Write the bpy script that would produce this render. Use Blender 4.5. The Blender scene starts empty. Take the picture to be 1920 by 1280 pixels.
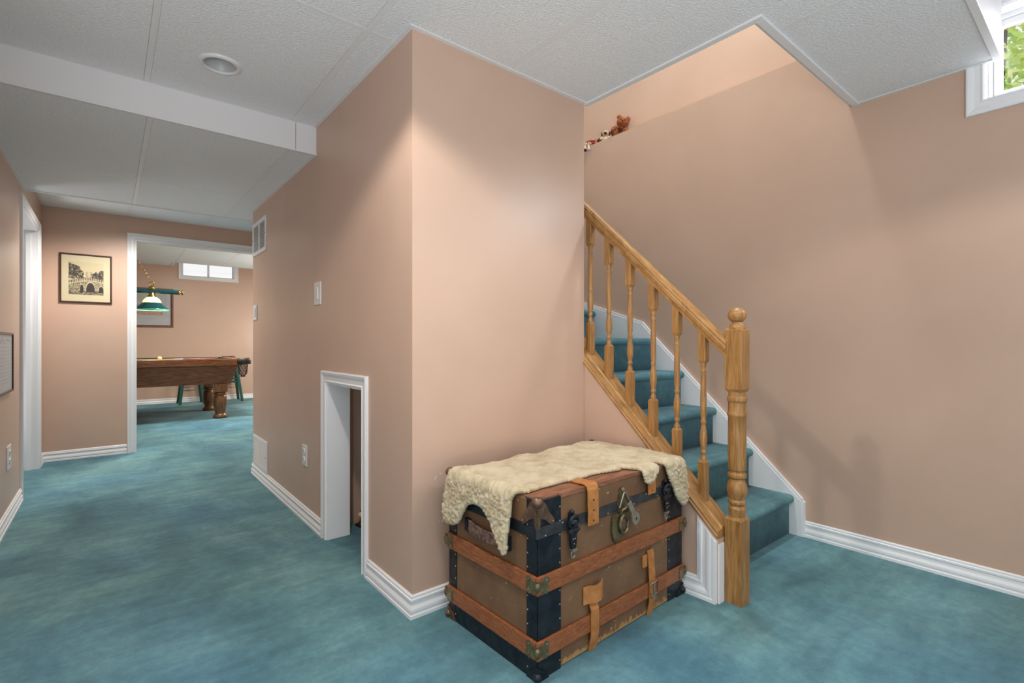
import bpy, bmesh, math, random
import numpy as np
from mathutils import Vector, Matrix, noise as mnoise
random.seed(7); np.random.seed(7)
S = bpy.context.scene
COL = S.collection
PI = math.pi

# ------------------------------------------------------------------ camera, world, lamps, exposure
HZ = 1.10
yaw = math.atan2(755, 930)
cd = bpy.data.cameras.new('camera'); cam = bpy.data.objects.new('camera', cd); COL.objects.link(cam)
cam.location = (0, 0, HZ); cam.rotation_euler = (PI/2, 0, -yaw)
cd.sensor_width = 36; cd.lens = 36*930/1920; cd.shift_y = 2/1920; cd.clip_start = .02
S.camera = cam
S.view_settings.view_transform = 'Standard'; S.view_settings.look = 'None'
S.view_settings.gamma = 1; S.view_settings.use_curve_mapping = False
S.view_settings.exposure = 0.28
w = bpy.data.worlds.new('world'); S.world = w; w.use_nodes = True
w.node_tree.nodes['Background'].inputs[0].default_value = (1, 1, 1, 1)
w.node_tree.nodes['Background'].inputs[1].default_value = .85

def lamp(name, kind, loc, energy, color=(1, 1, 1), rot=(0, 0, 0), size=.1, size_y=None, spot=None, blend=.3):
    l = bpy.data.lights.new(name, kind); l.energy = energy; l.color = color
    if kind == 'AREA':
        l.size = size
        if size_y: l.shape = 'RECTANGLE'; l.size_y = size_y
        else: l.shape = 'DISK'
    else: l.shadow_soft_size = size
    if kind == 'SPOT': l.spot_size = math.radians(spot); l.spot_blend = blend
    o = bpy.data.objects.new(name, l); o.location = loc; o.rotation_euler = rot; COL.objects.link(o); return o
WARM = (1, .95, .88)
lamp('can_lamp', 'SPOT', (.39, 1.35, 2.35), 54, WARM, size=.05, spot=136, blend=.25)
lamp('can_lamp', 'SPOT', (.39, .10, 2.35), 20, WARM, size=.05, spot=136, blend=.25)
lamp('can_lamp', 'SPOT', (1.75, .10, 2.35), 28, WARM, size=.05, spot=140, blend=.2)
lamp('hall_lamp', 'SPOT', (.15, 5.5, 2.34), 112, WARM, size=.10, spot=160, blend=.7)
lamp('window_daylight', 'AREA', (3.9, -.65, 2.9), 105, (.96, .98, 1), rot=Vector((-2.24, 1.85, -1.82)).to_track_quat('-Z', 'Y').to_euler(), size=.8)
#lamp('games_room_window_daylight', 'AREA', (1.45, 11.15, 2.45), 70, (1, 1, 1), rot=(math.radians(-80), 0, 0), size=.85, size_y=.3)
lamp('games_room_fill', 'AREA', (1.2, 8.0, 2.47), 60, (1, .95, .88), size=.5)  # added fill under the ceiling to brighten the games room, no fitting there
lamp('games_room_hidden_fill', 'POINT', (2.9, 8.9, 1.3), 62, (1, .95, .88), size=.25)  # added light kept out of view, brightens games room ceiling and walls
lamp('side_room_fill', 'AREA', (-1.35, 5.85, .55), 7, (.95, .97, 1), rot=(0, math.radians(-125), 0), size=.5)  # made-up source, added to lift the lowered passage ceiling through the doorway
lamp('stairwell_lamp', 'AREA', (2.55, 1.5, 4.7), 38, (.84, .95, 1), size=.3)
lamp('ceiling_uplight_fill', 'AREA', (-.7, -1.1, .55), 84, (.95, .975, 1), rot=(math.radians(176), 0, 0), size=1.6)  # uplight added behind the camera to brighten the ceiling

# ------------------------------------------------------------------ materials
def lin(c):
    return tuple(((x/255)/12.92 if x/255 <= .04045 else ((x/255+.055)/1.055)**2.4) for x in c) + (1,)
def nodes(name):
    m = bpy.data.materials.new(name); m.use_nodes = True
    nt = m.node_tree; return m, nt, nt.nodes['Principled BSDF']
def N(nt, t, **kw):
    n = nt.nodes.new(t)
    for k, v in kw.items():
        if k.startswith('i_'):
            key = k[2:]; key = int(key) if key.isdigit() else key
            n.inputs[key].default_value = v
        else: setattr(n, k, v)
    return n
def coords(nt, stretch=(1, 1, 1), kind='Object'):
    tc = N(nt, 'ShaderNodeTexCoord'); mp = N(nt, 'ShaderNodeMapping')
    mp.inputs['Scale'].default_value = stretch
    nt.links.new(tc.outputs[kind], mp.inputs['Vector']); return mp.outputs['Vector']
def ramp(nt, src, stops):
    r = N(nt, 'ShaderNodeValToRGB'); e = r.color_ramp.elements
    while len(e) < len(stops): e.new(.5)
    for el, (p, c) in zip(e, stops): el.position = p; el.color = c
    nt.links.new(src, r.inputs['Fac']); return r.outputs['Color']
def mixc(nt, fac, a, b, blend='MIX'):
    m = N(nt, 'ShaderNodeMix', data_type='RGBA', blend_type=blend)
    for s, i in ((fac, 0), (a, 6), (b, 7)):
        if hasattr(s, 'is_linked'): nt.links.new(s, m.inputs[i])
        else: m.inputs[i].default_value = s
    return m.outputs[2]
def bump(nt, bsdf, src, strength, dist):
    b = N(nt, 'ShaderNodeBump'); b.inputs['Strength'].default_value = strength; b.inputs['Distance'].default_value = dist
    nt.links.new(src, b.inputs['Height']); nt.links.new(b.outputs['Normal'], bsdf.inputs['Normal'])
def noise(nt, vec, scale, detail=4, rough=.55, distort=0):
    n = N(nt, 'ShaderNodeTexNoise'); n.inputs['Scale'].default_value = scale; n.inputs['Detail'].default_value = detail
    n.inputs['Roughness'].default_value = rough; n.inputs['Distortion'].default_value = distort
    nt.links.new(vec, n.inputs['Vector']); return n.outputs['Fac']
def pm(name, c, rough=.5, metal=0, c2=None, vs=20, st=(1, 1, 1), bs=None, bstr=.2, bd=.002, spec=.5, lo=.35, hi=.65, distort=0, det=4):
    m, nt, b = nodes(name)
    b.inputs['Roughness'].default_value = rough; b.inputs['Metallic'].default_value = metal
    b.inputs['Specular IOR Level'].default_value = spec
    b.inputs['Base Color'].default_value = lin(c)
    v = coords(nt, st)
    if c2:
        nt.links.new(ramp(nt, noise(nt, v, vs, det, distort=distort), [(lo, lin(c)), (hi, lin(c2))]), b.inputs['Base Color'])
    if bs: bump(nt, b, noise(nt, v, bs, 3), bstr, bd)
    return m

PAINT = pm('pink_beige_wall_paint', (206, 174, 154), .36, c2=(202, 170, 150), vs=3, bs=140, bstr=.10, bd=.0015, spec=.45)
PAINTBOUNCE = pm('neutral_bounce_off_white', (224, 216, 206), .5)  # unseen stairwell walls made off-white so bounced light stays less pink
WHITE = pm('white_trim_paint', (238, 238, 240), .35, bs=60, bstr=.03, bd=.001)
TEE = pm('ceiling_grid_white', (234, 233, 234), .5)
def tile_mat():
    m, nt, b = nodes('textured_ceiling_tile'); v = coords(nt)
    b.inputs['Roughness'].default_value = .85; b.inputs['Specular IOR Level'].default_value = .1
    n1 = noise(nt, v, 120, 1.5, .5, .15)
    nt.links.new(ramp(nt, n1, [(.4, lin((232, 234, 237))), (.62, lin((241, 242, 244)))]), b.inputs['Base Color'])
    bump(nt, b, n1, .55, .007); return m
TILE = tile_mat()
TILE2 = pm('smooth_ceiling_panel', (226, 225, 226), .6, bs=200, bstr=.1, bd=.001)
def carpet_mat():
    m, nt, b = nodes('teal_carpet'); v = coords(nt)
    b.inputs['Roughness'].default_value = .95; b.inputs['Specular IOR Level'].default_value = .1
    b.inputs['Sheen Weight'].default_value = .15; b.inputs['Sheen Roughness'].default_value = .6
    big = ramp(nt, noise(nt, coords(nt, (1, .7, 1)), 1.9, 6, .66, .35), [(.30, lin((66, 110, 121))), (.48, lin((90, 138, 145))), (.70, lin((122, 167, 168)))])
    hue = ramp(nt, noise(nt, coords(nt, (1, 1, 1)), .75, 2), [(.42, (1, 1, 1, 1)), (.66, (.80, .95, 1.16, 1))])
    big = mixc(nt, 1.0, big, hue, 'MULTIPLY')
    mp = N(nt, 'ShaderNodeMapping'); mp.inputs['Rotation'].default_value = (0, 0, .6); mp.inputs['Scale'].default_value = (1, 4.5, 1)
    nt.links.new(v, mp.inputs['Vector'])
    streak = ramp(nt, noise(nt, mp.outputs['Vector'], 2.4, 5, .6, .5), [(.34, (.80, .82, .84, 1)), (.66, (1.14, 1.12, 1.10, 1))])
    big = mixc(nt, 1.0, big, streak, 'MULTIPLY')
    med = ramp(nt, noise(nt, v, 26, 4, .7), [(.3, (.84, .84, .84, 1)), (.7, (1.13, 1.13, 1.13, 1))])
    fine = noise(nt, v, 420, 2, .7)
    finec = ramp(nt, fine, [(.3, (.72, .72, .72, 1)), (.7, (1.22, 1.22, 1.22, 1))])
    c = mixc(nt, 1.0, big, med, 'MULTIPLY'); c = mixc(nt, 1.0, c, finec, 'MULTIPLY')
    nt.links.new(c, b.inputs['Base Color']); bump(nt, b, fine, .7, .004); return m
CARPET = carpet_mat()
def wood(name, dark, mid, light, st=(14, 14, 1.2), rough=.35, vs=6):
    m, nt, b = nodes(name); v = coords(nt, st)
    b.inputs['Roughness'].default_value = rough
    n = noise(nt, v, vs, 6, .6, .8)
    nt.links.new(ramp(nt, n, [(.28, lin(dark)), (.5, lin(mid)), (.72, lin(light))]), b.inputs['Base Color'])
    bump(nt, b, n, .08, .002); return m
OAK = wood('golden_oak_upright', (126, 88, 46), (164, 118, 66), (188, 144, 90))
OAKY = wood('golden_oak_sloping', (126, 88, 46), (166, 120, 68), (190, 146, 92), st=(14, 2, 2))
TBLW = wood('brown_table_wood', (70, 38, 20), (122, 74, 42), (158, 104, 64), st=(1.2, 14, 14), rough=.3)
TBLV = wood('brown_turned_wood', (74, 44, 24), (118, 78, 46), (150, 104, 64), rough=.3)
DARKW = pm('dark_frame_wood', (58, 32, 26), .4, c2=(78, 46, 36), vs=30)
REDW = pm('brown_picture_frame', (98, 60, 44), .4, c2=(120, 78, 58), vs=30)
SLAT = wood('orange_brown_slat_wood', (112, 62, 32), (150, 88, 50), (172, 108, 64), st=(3, 3, 16), rough=.45, vs=9)
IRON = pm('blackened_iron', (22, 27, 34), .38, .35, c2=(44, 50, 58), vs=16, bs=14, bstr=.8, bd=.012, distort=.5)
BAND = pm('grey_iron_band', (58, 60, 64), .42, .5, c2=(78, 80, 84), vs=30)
BRASS = pm('tarnished_brass', (110, 98, 72), .4, .75, c2=(148, 134, 100), vs=40)
BRONZE = pm('brown_bronze', (104, 80, 64), .4, .6, c2=(132, 104, 84), vs=40)
STEEL = pm('dull_steel', (150, 142, 130), .42, .6, c2=(172, 162, 148), vs=40)
GOLD = pm('polished_brass', (196, 158, 88), .2, 1)
LEATH = pm('tan_leather', (170, 108, 54), .55, c2=(196, 132, 72), vs=30, bs=120, bstr=.2)
LEATHD = pm('worn_dark_leather', (74, 52, 46), .8, c2=(132, 104, 92), vs=60, bs=150, bstr=.6, bd=.004)
BLACK = pm('black', (16, 16, 18), .5)
LIDW = wood('worn_lid_wood', (104, 62, 44), (138, 90, 66), (164, 118, 90), st=(2, 10, 10), rough=.5)
def canvas_mat():
    m, nt, b = nodes('worn_brown_canvas'); v = coords(nt)
    b.inputs['Roughness'].default_value = .6
    base = ramp(nt, noise(nt, v, 7, 5), [(.3, lin((106, 77, 54))), (.7, lin((130, 97, 68)))])
    fleck = ramp(nt, noise(nt, coords(nt, (1, 1, 1.4)), 34, 3, .6), [(.675, (0, 0, 0, 1)), (.71, (1, 1, 1, 1))])
    c = mixc(nt, fleck, base, lin((186, 148, 96)))
    sp = N(nt, 'ShaderNodeSeparateXYZ'); nt.links.new(coords(nt), sp.inputs[0])
    ad = N(nt, 'ShaderNodeMath', operation='MULTIPLY_ADD'); nt.links.new(noise(nt, v, 45, 3, .7), ad.inputs[0]); ad.inputs[1].default_value = .075
    mu = N(nt, 'ShaderNodeMath', operation='MULTIPLY'); nt.links.new(sp.outputs[2], mu.inputs[0]); mu.inputs[1].default_value = -1
    nt.links.new(mu.outputs[0], ad.inputs[2])
    fr = ramp(nt, ad.outputs[0], [(.014, (0, 0, 0, 1)), (.02, (1, 1, 1, 1))])
    c = mixc(nt, fr, c, lin((176, 138, 88)))
    nt.links.new(c, b.inputs['Base Color']); bump(nt, b, noise(nt, v, 180, 2), .25, .001); return m
CANVAS = canvas_mat()
def fleece_mat():
    m, nt, b = nodes('cream_wool'); v = coords(nt)
    b.inputs['Roughness'].default_value = .95; b.inputs['Specular IOR Level'].default_value = .08
    b.inputs['Sheen Weight'].default_value = .3
    c = ramp(nt, noise(nt, v, 16, 5, .65), [(.3, lin((196, 172, 132))), (.55, lin((226, 208, 172))), (.8, lin((236, 222, 192)))])
    nt.links.new(c, b.inputs['Base Color']); bump(nt, b, noise(nt, v, 260, 4, .75), .8, .006); return m
FLEECE = fleece_mat()
POCKET = pm('dark_pocket_leather', (40, 28, 24), .5, c2=(82, 62, 52), vs=40)
FELT = pm('green_felt', (22, 74, 66), .9)
CUSH = pm('dark_green_cushion', (18, 52, 46), .8)
GREEN = pm('dark_green_paint', (16, 70, 62), .35)
CREAM = pm('cream_ivory', (232, 208, 150), .25)
PLAST = pm('white_plastic', (226, 226, 226), .35)
GREYIN = pm('white_can_interior', (186, 186, 188), .4)
BLKGAP = pm('dark_vent_gap', (150, 152, 156), .8)
PAPER = pm('cream_mat_paper', (204, 192, 160), .7)
GPAPER = pm('pale_grey_paper', (188, 188, 190), .6, c2=(180, 180, 183), vs=8)
BEAR = pm('russet_plush', (146, 78, 38), .95, c2=(166, 94, 50), vs=60, bs=260, bstr=.8, bd=.006)
BEARL = pm('light_plush', (214, 170, 130), .95, bs=260, bstr=.8, bd=.006)
LAMB = pm('cream_plush', (222, 196, 168), .95, bs=200, bstr=.8, bd=.006)
BROWNP = pm('brown_plush', (84, 46, 28), .95, bs=200, bstr=.8, bd=.006)
def plaid():
    m, nt, b = nodes('red_plaid_cloth'); v = coords(nt)
    b.inputs['Roughness'].default_value = .9
    w1 = N(nt, 'ShaderNodeTexWave', bands_direction='Y'); w1.inputs['Scale'].default_value = 22; nt.links.new(v, w1.inputs['Vector'])
    w2 = N(nt, 'ShaderNodeTexWave', bands_direction='Z'); w2.inputs['Scale'].default_value = 22; nt.links.new(v, w2.inputs['Vector'])
    c = mixc(nt, ramp(nt, w1.outputs['Fac'], [(.8, (0, 0, 0, 1)), (.85, (1, 1, 1, 1))]), lin((164, 52, 40)), lin((222, 196, 170)))
    c = mixc(nt, ramp(nt, w2.outputs['Fac'], [(.8, (0, 0, 0, 1)), (.85, (1, 1, 1, 1))]), c, lin((70, 30, 34)))
    nt.links.new(c, b.inputs['Base Color']); return m
PLAID = plaid()
def vcol_mat(name, rough=.5):
    m, nt, b = nodes(name); a = N(nt, 'ShaderNodeAttribute', attribute_name='ink')
    nt.links.new(a.outputs['Color'], b.inputs['Base Color']); b.inputs['Roughness'].default_value = rough; return m
PRINT = vcol_mat('printed_paper')
def glass_mat():
    m = bpy.data.materials.new('window_glass'); m.use_nodes = True; nt = m.node_tree; nt.nodes.clear()
    o = N(nt, 'ShaderNodeOutputMaterial'); t = N(nt, 'ShaderNodeBsdfTransparent'); g = N(nt, 'ShaderNodeBsdfGlossy')
    g.inputs['Roughness'].default_value = .03; x = N(nt, 'ShaderNodeMixShader'); x.inputs[0].default_value = .06
    nt.links.new(t.outputs[0], x.inputs[1]); nt.links.new(g.outputs[0], x.inputs[2]); nt.links.new(x.outputs[0], o.inputs[0]); return m
GLASS = glass_mat()
def glow(name, c, e):
    m, nt, b = nodes(name); b.inputs['Base Color'].default_value = lin(c)
    b.inputs['Emission Color'].default_value = lin(c); b.inputs['Emission Strength'].default_value = e; return m
GLOW = glow('lit_milk_glass', (255, 236, 170), 1.1)
SHADE = pm('green_glass_shade', (14, 56, 60), .12)
SHADEI = glow('lit_green_shade_inside', (110, 190, 160), .25)
LEAF = pm('sunlit_leaf', (158, 214, 92), .6, c2=(236, 242, 150), vs=1.6)
BARK = pm('bark', (90, 80, 70), .9)

# ------------------------------------------------------------------ mesh helpers
class MB:
    def __init__(s): s.v = []; s.f = []; s.m = []; s.sm = []
    def add(s, vs, fs, m=0, smooth=False):
        o = len(s.v); s.v += [tuple(p) for p in vs]
        for f in fs: s.f.append(tuple(i+o for i in f)); s.m.append(m); s.sm.append(smooth)
        return s
    def box(s, a, b, m=0):
        (x0, y0, z0), (x1, y1, z1) = a, b
        return s.add([(x0,y0,z0),(x1,y0,z0),(x1,y1,z0),(x0,y1,z0),(x0,y0,z1),(x1,y0,z1),(x1,y1,z1),(x0,y1,z1)],
                     [(0,3,2,1),(4,5,6,7),(0,1,5,4),(1,2,6,5),(2,3,7,6),(3,0,4,7)], m)
    def prism(s, poly, ax, a, b, m=0, smooth=False):
        # poly in the two axes other than ax (kept in x,y,z order)
        n = len(poly); P = []
        for t in (a, b):
            for p in poly:
                q = list(p); q.insert(ax, t); P.append(q)
        fs = [tuple(range(n)), tuple(range(2*n-1, n-1, -1))]
        s.add(P, fs, m)
        return s.add(P, [(i, (i+1) % n, n+(i+1) % n, n+i) for i in range(n)], m, smooth)
    def loft(s, rings, m=0, smooth=True, cap=True):
        n = len(rings[0]); P = [p for r in rings for p in r]; fs = []
        for k in range(len(rings)-1):
            for i in range(n): fs.append((k*n+i, k*n+(i+1) % n, (k+1)*n+(i+1) % n, (k+1)*n+i))
        s.add(P, fs, m, smooth)
        if cap:
            s.add(rings[0], [tuple(range(n))[::-1]], m); s.add(rings[-1], [tuple(range(n))], m)
        return s
    def lathe(s, prof, c=(0, 0, 0), seg=20, m=0, ax='z', smooth=True):
        rings = []
        for r, z in prof:
            R = []
            for i in range(seg):
                a = 2*PI*i/seg; u, v = r*math.cos(a), r*math.sin(a)
                p = {'z': (u, v, z), 'x': (z, u, v), 'y': (u, z, v)}[ax]
                R.append((p[0]+c[0], p[1]+c[1], p[2]+c[2]))
            rings.append(R)
        return s.loft(rings, m, smooth)
    def sph(s, c, r, m=0, seg=14, rings=9, sc=(1, 1, 1), rot=None):
        Rr = []
        for k in range(rings+1):
            t = PI*k/rings; t = min(max(t, .04), PI-.04)
            R = []
            for i in range(seg):
                a = 2*PI*i/seg
                p = Vector((r*math.sin(t)*math.cos(a)*sc[0], r*math.sin(t)*math.sin(a)*sc[1], -r*math.cos(t)*sc[2]))
                if rot: p = rot @ p
                R.append((p[0]+c[0], p[1]+c[1], p[2]+c[2]))
            Rr.append(R)
        return s.loft(Rr, m, True)
    def tube(s, path, r, seg=8, m=0, closed=False, rr=None):
        P = [Vector(p) for p in path]; n = len(P); rings = []
        up = Vector((0, 0, 1))
        for i in range(n):
            a = P[(i-1) % n] if (closed or i > 0) else P[i]; b = P[(i+1) % n] if (closed or i < n-1) else P[i]
            d = (b-a).normalized(); u = up if abs(d.z) < .95 else Vector((0, 1, 0))
            x = d.cross(u).normalized(); y = x.cross(d); q = rr[i] if rr else r
            rings.append([tuple(P[i]+x*q*math.cos(2*PI*k/seg)+y*q*math.sin(2*PI*k/seg)) for k in range(seg)])
        if closed: rings.append(rings[0])
        return s.loft(rings, m, True, cap=not closed)
    def mold(s, prof, p0, p1, out, up, s0=(0, 0), s1=(0, 0), m=0):
        p0, p1, out, up = map(Vector, (p0, p1, out, up)); d = (p1-p0).normalized()
        A = [tuple(p0+out*a+up*b-d*(s0[0]*a+s0[1]*b)) for a, b in prof]
        B = [tuple(p1+out*a+up*b+d*(s1[0]*a+s1[1]*b)) for a, b in prof]
        n = len(prof)
        s.add(A+B, [tuple(range(n)), tuple(range(2*n-1, n-1, -1))]+[(i, (i+1) % n, n+(i+1) % n, n+i) for i in range(n)], m); return s
    def ribbon(s, path, wv, t, m=0):
        # flat strap: centre path, width vector wv, thickness t
        P = [Vector(p) for p in path]; wv = Vector(wv); rings = []
        for i in range(len(P)):
            d = (P[min(i+1, len(P)-1)]-P[max(i-1, 0)]).normalized(); nn = d.cross(wv).normalized()*t*.5
            rings.append([tuple(P[i]-wv*.5-nn), tuple(P[i]+wv*.5-nn), tuple(P[i]+wv*.5+nn), tuple(P[i]-wv*.5+nn)])
        return s.loft(rings, m, False)
    def build(s, name, mats, parent=None, label=None, cat=None, group=None, kind=None, bevel=0, world=True, seg=2, origin=None, weld=False):
        if not isinstance(mats, (list, tuple)): mats = [mats]
        V = s.v
        off = Vector((0, 0, 0)); q = parent
        if parent and world:
            while q: off += q.location; q = q.parent
        if parent is None and world:
            if origin is None:
                a = np.array(V); lo, hi = a.min(0), a.max(0); origin = ((lo[0]+hi[0])/2, (lo[1]+hi[1])/2, lo[2])
            off = Vector(origin)
        me = bpy.data.meshes.new(name)
        me.from_pydata([(x-off.x, y-off.y, z-off.z) for x, y, z in V], [], s.f)
        for mt in mats: me.materials.append(mt)
        me.polygons.foreach_set('material_index', s.m); me.polygons.foreach_set('use_smooth', s.sm)
        bm = bmesh.new(); bm.from_mesh(me)
        if weld: bmesh.ops.remove_doubles(bm, verts=bm.verts, dist=1e-5)
        bmesh.ops.recalc_face_normals(bm, faces=bm.faces); bm.to_mesh(me); bm.free()
        o = bpy.data.objects.new(name, me); COL.objects.link(o)
        if parent: o.parent = parent
        elif world: o.location = off
        if bevel:
            b = o.modifiers.new('bevel', 'BEVEL'); b.width = bevel; b.segments = seg; b.limit_method = 'ANGLE'; b.angle_limit = .7
        return tag(o, label, cat, group, kind or ('stuff' if name in STUFF else None))
STUFF = ('rivets', 'strap_holes', 'screws', 'louvers', 'net', 'chain', 'slots', 'cream_petals')
def tag(o, label=None, cat=None, group=None, kind=None):
    for k, v in (('label', label), ('category', cat), ('group', group), ('kind', kind)):
        if v: o[k] = v
    return o
def thing(name, loc, label, cat, group=None, rz=0, kind=None):
    o = bpy.data.objects.new(name, None); o.empty_display_size = .05; o.location = loc; o.rotation_euler = (0, 0, rz)
    COL.objects.link(o); return tag(o, label, cat, group, kind)
def dup(root, loc=None, label=None, rz=None):
    r = root.copy(); COL.objects.link(r)
    if loc is not None: r.location = loc
    if rz is not None: r.rotation_euler = (0, 0, rz)
    if label: r['label'] = label
    for ch in list(root.children):
        c = ch.copy(); COL.objects.link(c); c.parent = r
        for g in ch.children:
            d = g.copy(); COL.objects.link(d); d.parent = c
    return r
def copy_part(o, parent, loc=None):
    c = o.copy(); COL.objects.link(c); c.parent = parent
    if loc is not None: c.location = loc
    for g in o.children:
        d = g.copy(); COL.objects.link(d); d.parent = c
    return c
def st(mb, name, mats, label, cat, **kw): return mb.build(name, mats, label=label, cat=cat, kind='structure', **kw)

# ------------------------------------------------------------------ setting: dimensions
XA, YB, XL, XR = .942, 1.794, -.482, 3.07     # passage wall, trunk wall, left wall, right wall
ZC, ZL = 2.36, 2.20                            # main ceiling, lowered passage ceiling
YF, YE = 6.255, 4.63                           # end wall of the passage, end of passage wall
XS = 1.946                                     # right end of trunk wall
BASEP = [(0,0),(.017,0),(.017,.013),(.012,.017),(.012,.022),(.016,.026),(.015,.037),(.009,.050),(.007,.062),(.012,.066),(.012,.074),(.008,.077),(.008,.085),(.004,.09),(0,.09)]
CASEP = [(0,0),(.010,0),(.012,.005),(.008,.011),(.009,.03),(.015,.044),(.017,.054),(.014,.06),(0,.06)]
def casing(mb, inner0, inner1, ztop, out, z0=0.0):
    a, b = Vector(inner0), Vector(inner1); T = (b-a).normalized(); zt = Vector((0, 0, ztop))
    mb.mold(CASEP, a+Vector((0,0,z0)), a+zt, out, -T, s1=(0, 1))
    mb.mold(CASEP, a+zt, b+zt, out, (0, 0, 1), (0, 1), (0, 1))
    mb.mold(CASEP, b+Vector((0,0,z0)), b+zt, out, T, s1=(0, 1)); return mb

floor = st(MB().box((-3.6, -3.2, -.06), (5.2, 11.3, 0)), 'floor', CARPET, 'teal cut-pile carpet with brushed lighter and darker patches', 'floor', origin=(0, 0, 0))

def chips(wall, pts, ax, at, s):
    for k, (u, z) in enumerate(pts):
        r = .0045+.003*((k*37) % 5)/4; n = 7
        poly = [(u+r*(.7+.5*((k*13+i*29) % 7)/6)*math.cos(2*PI*i/n), z+r*(.7+.5*((k*17+i*31) % 7)/6)*math.sin(2*PI*i/n)) for i in range(n)]
        MB().prism(poly, ax, at, at+s*.0012).build('paint_chip', CHIP, wall)
CHIP = pm('bare_plaster_chip', (206, 190, 180), .8)

# trunk wall and passage wall, mitred at their shared corner
wf = st(MB().prism([(XA, YB), (XS, YB), (XS, YB+.12), (XA+.12, YB+.12)], 2, 0, ZC+.03), 'wall_front', PAINT, 'pinkish beige wall behind the old trunk', 'wall')
chips(wf, [(1.054, .544), (1.073, .552), (1.083, .352), (1.066, .356), (1.046, .536)], 1, YB, -1)
mb = MB()
H0, H1, HT = 2.282, 2.806, .888
mb.prism([(XA, YB), (XA+.12, YB+.12), (XA+.12, H0), (XA, H0)], 2, 0, ZC+.03)
mb.box((XA, H0, HT), (XA+.12, H1, ZC+.03)); mb.box((XA, H1, 0), (XA+.12, YE, ZC+.03))
st(mb, 'wall_passage', PAINT, 'pinkish beige passage wall with vents, switches and a low hatch', 'wall')
st(MB().box((XA+.12, YE-.12, 0), (2.4, YE, ZC+.03)), 'wall_passage_end', PAINT, 'pinkish beige return wall at the far end of the passage wall', 'wall')
# closet lining behind the low hatch
mb = MB().box((1.145, 2.93, 0), (XS, 3.0, 1.9)); st(mb, 'wall_closet', PAINT, 'pinkish beige wall in the cupboard behind the low hatch', 'wall')
# stairwell left side: below the main ceiling and up to the next storey
mb = MB().box((XS, YB+.12, 0), (XS+.10, 3.4, ZC+.03)); mb.box((XS-.10, .80, ZC+.05), (XS+.012, 3.4, 4.9)); mb.box((XS-.1, .80, ZC+.05), (3.3, .895, 4.9))
mb.box((XS, 3.4, 0), (3.35, 3.5, 4.9))
st(mb, 'wall_stairwell', PAINTBOUNCE, 'stairwell walls beside and above the stairs, off-white to keep bounced light neutral', 'wall')
# right wall: foundation part with a ledge, upper part set back; window hole
WY0, WY1, WZ0, WZ1 = -.70, .404, 2.187, 2.60
mb = MB().box((XR, -3.2, 0), (XR+.26, WY0, 2.72)); mb.box((XR, WY1, 0), (XR+.26, 3.4, 2.72))
mb.box((XR, WY0, 0), (XR+.26, WY1, WZ0)); mb.box((XR, WY0, WZ1), (XR+.26, WY1, 2.72))
mb.box((XR+.15, .80, 2.72), (XR+.27, 3.4, 4.9))
st(mb, 'wall_right', PAINT, 'long pinkish beige wall along the stairs with a high ledge', 'wall')
st(MB().box((XS-.1, .80, 4.9), (3.4, 3.5, 4.95)), 'ceiling_stairwell', TILE2, 'white ceiling high above the stairs', 'ceiling')
# left wall with doorway
DY0, DY1, DZ = 4.885, 5.97, 2.085
mb = MB().box((XL-.12, 1.3, 0), (XL, DY0, ZC+.03)); mb.box((XL-.12, DY0, DZ), (XL, DY1, ZC+.03)); mb.box((XL-.12, DY1, 0), (XL, YF, ZC+.03))
st(mb, 'wall_left', PAINT, 'pinkish beige left wall of the passage with a white-cased doorway', 'wall')
mb = MB().box((-3.6, 1.3, 0), (XL-.12, 1.4, ZC+.03)); mb.box((-1.9, 1.4, 0), (-1.8, YF, 2.6))
st(mb, 'wall_side_room', PAINT, 'pinkish beige wall of the side room beyond the left doorway', 'wall')
# far wall with wide doorway
FX0, FX1, FZ = .195, 1.75, 2.139
mb = MB().box((-2, YF, 0), (FX0, YF+.12, 2.6)); mb.box((FX0, YF, FZ), (FX1, YF+.12, 2.6)); mb.box((FX1, YF, 0), (4.2, YF+.12, 2.6))
mb.box((2.4, YE-.12, 0), (2.5, YF, 2.5))
st(mb, 'wall_far', PAINT, 'pinkish beige wall at the end of the passage with the wide games room doorway', 'wall')
# games room walls
YG = 10.93
GX0, GX1, GZ0, GZ1 = 1.04, 1.905, 2.325, 2.66
mb = MB().box((-2, YG, 0), (GX0, YG+.2, 2.85)); mb.box((GX1, YG, 0), (4.2, YG+.2, 2.85)); mb.box((GX0, YG, 0), (GX1, YG+.2, GZ0)); mb.box((GX0, YG, GZ1), (GX1, YG+.2, 2.85))
st(mb, 'wall_back', PAINT, 'pinkish beige back wall of the games room', 'wall')
mb = MB().box((-2.1, YF+.12, 0), (-2, YG+.2, 2.85)); st(mb, 'wall_games_room_left', PAINT, 'left side wall of the games room', 'wall')
mb = MB().box((4.2, YF, 0), (4.3, YG+.2, 2.85)); st(mb, 'wall_games_room_right', PAINT, 'right side wall of the games room', 'wall')

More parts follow.
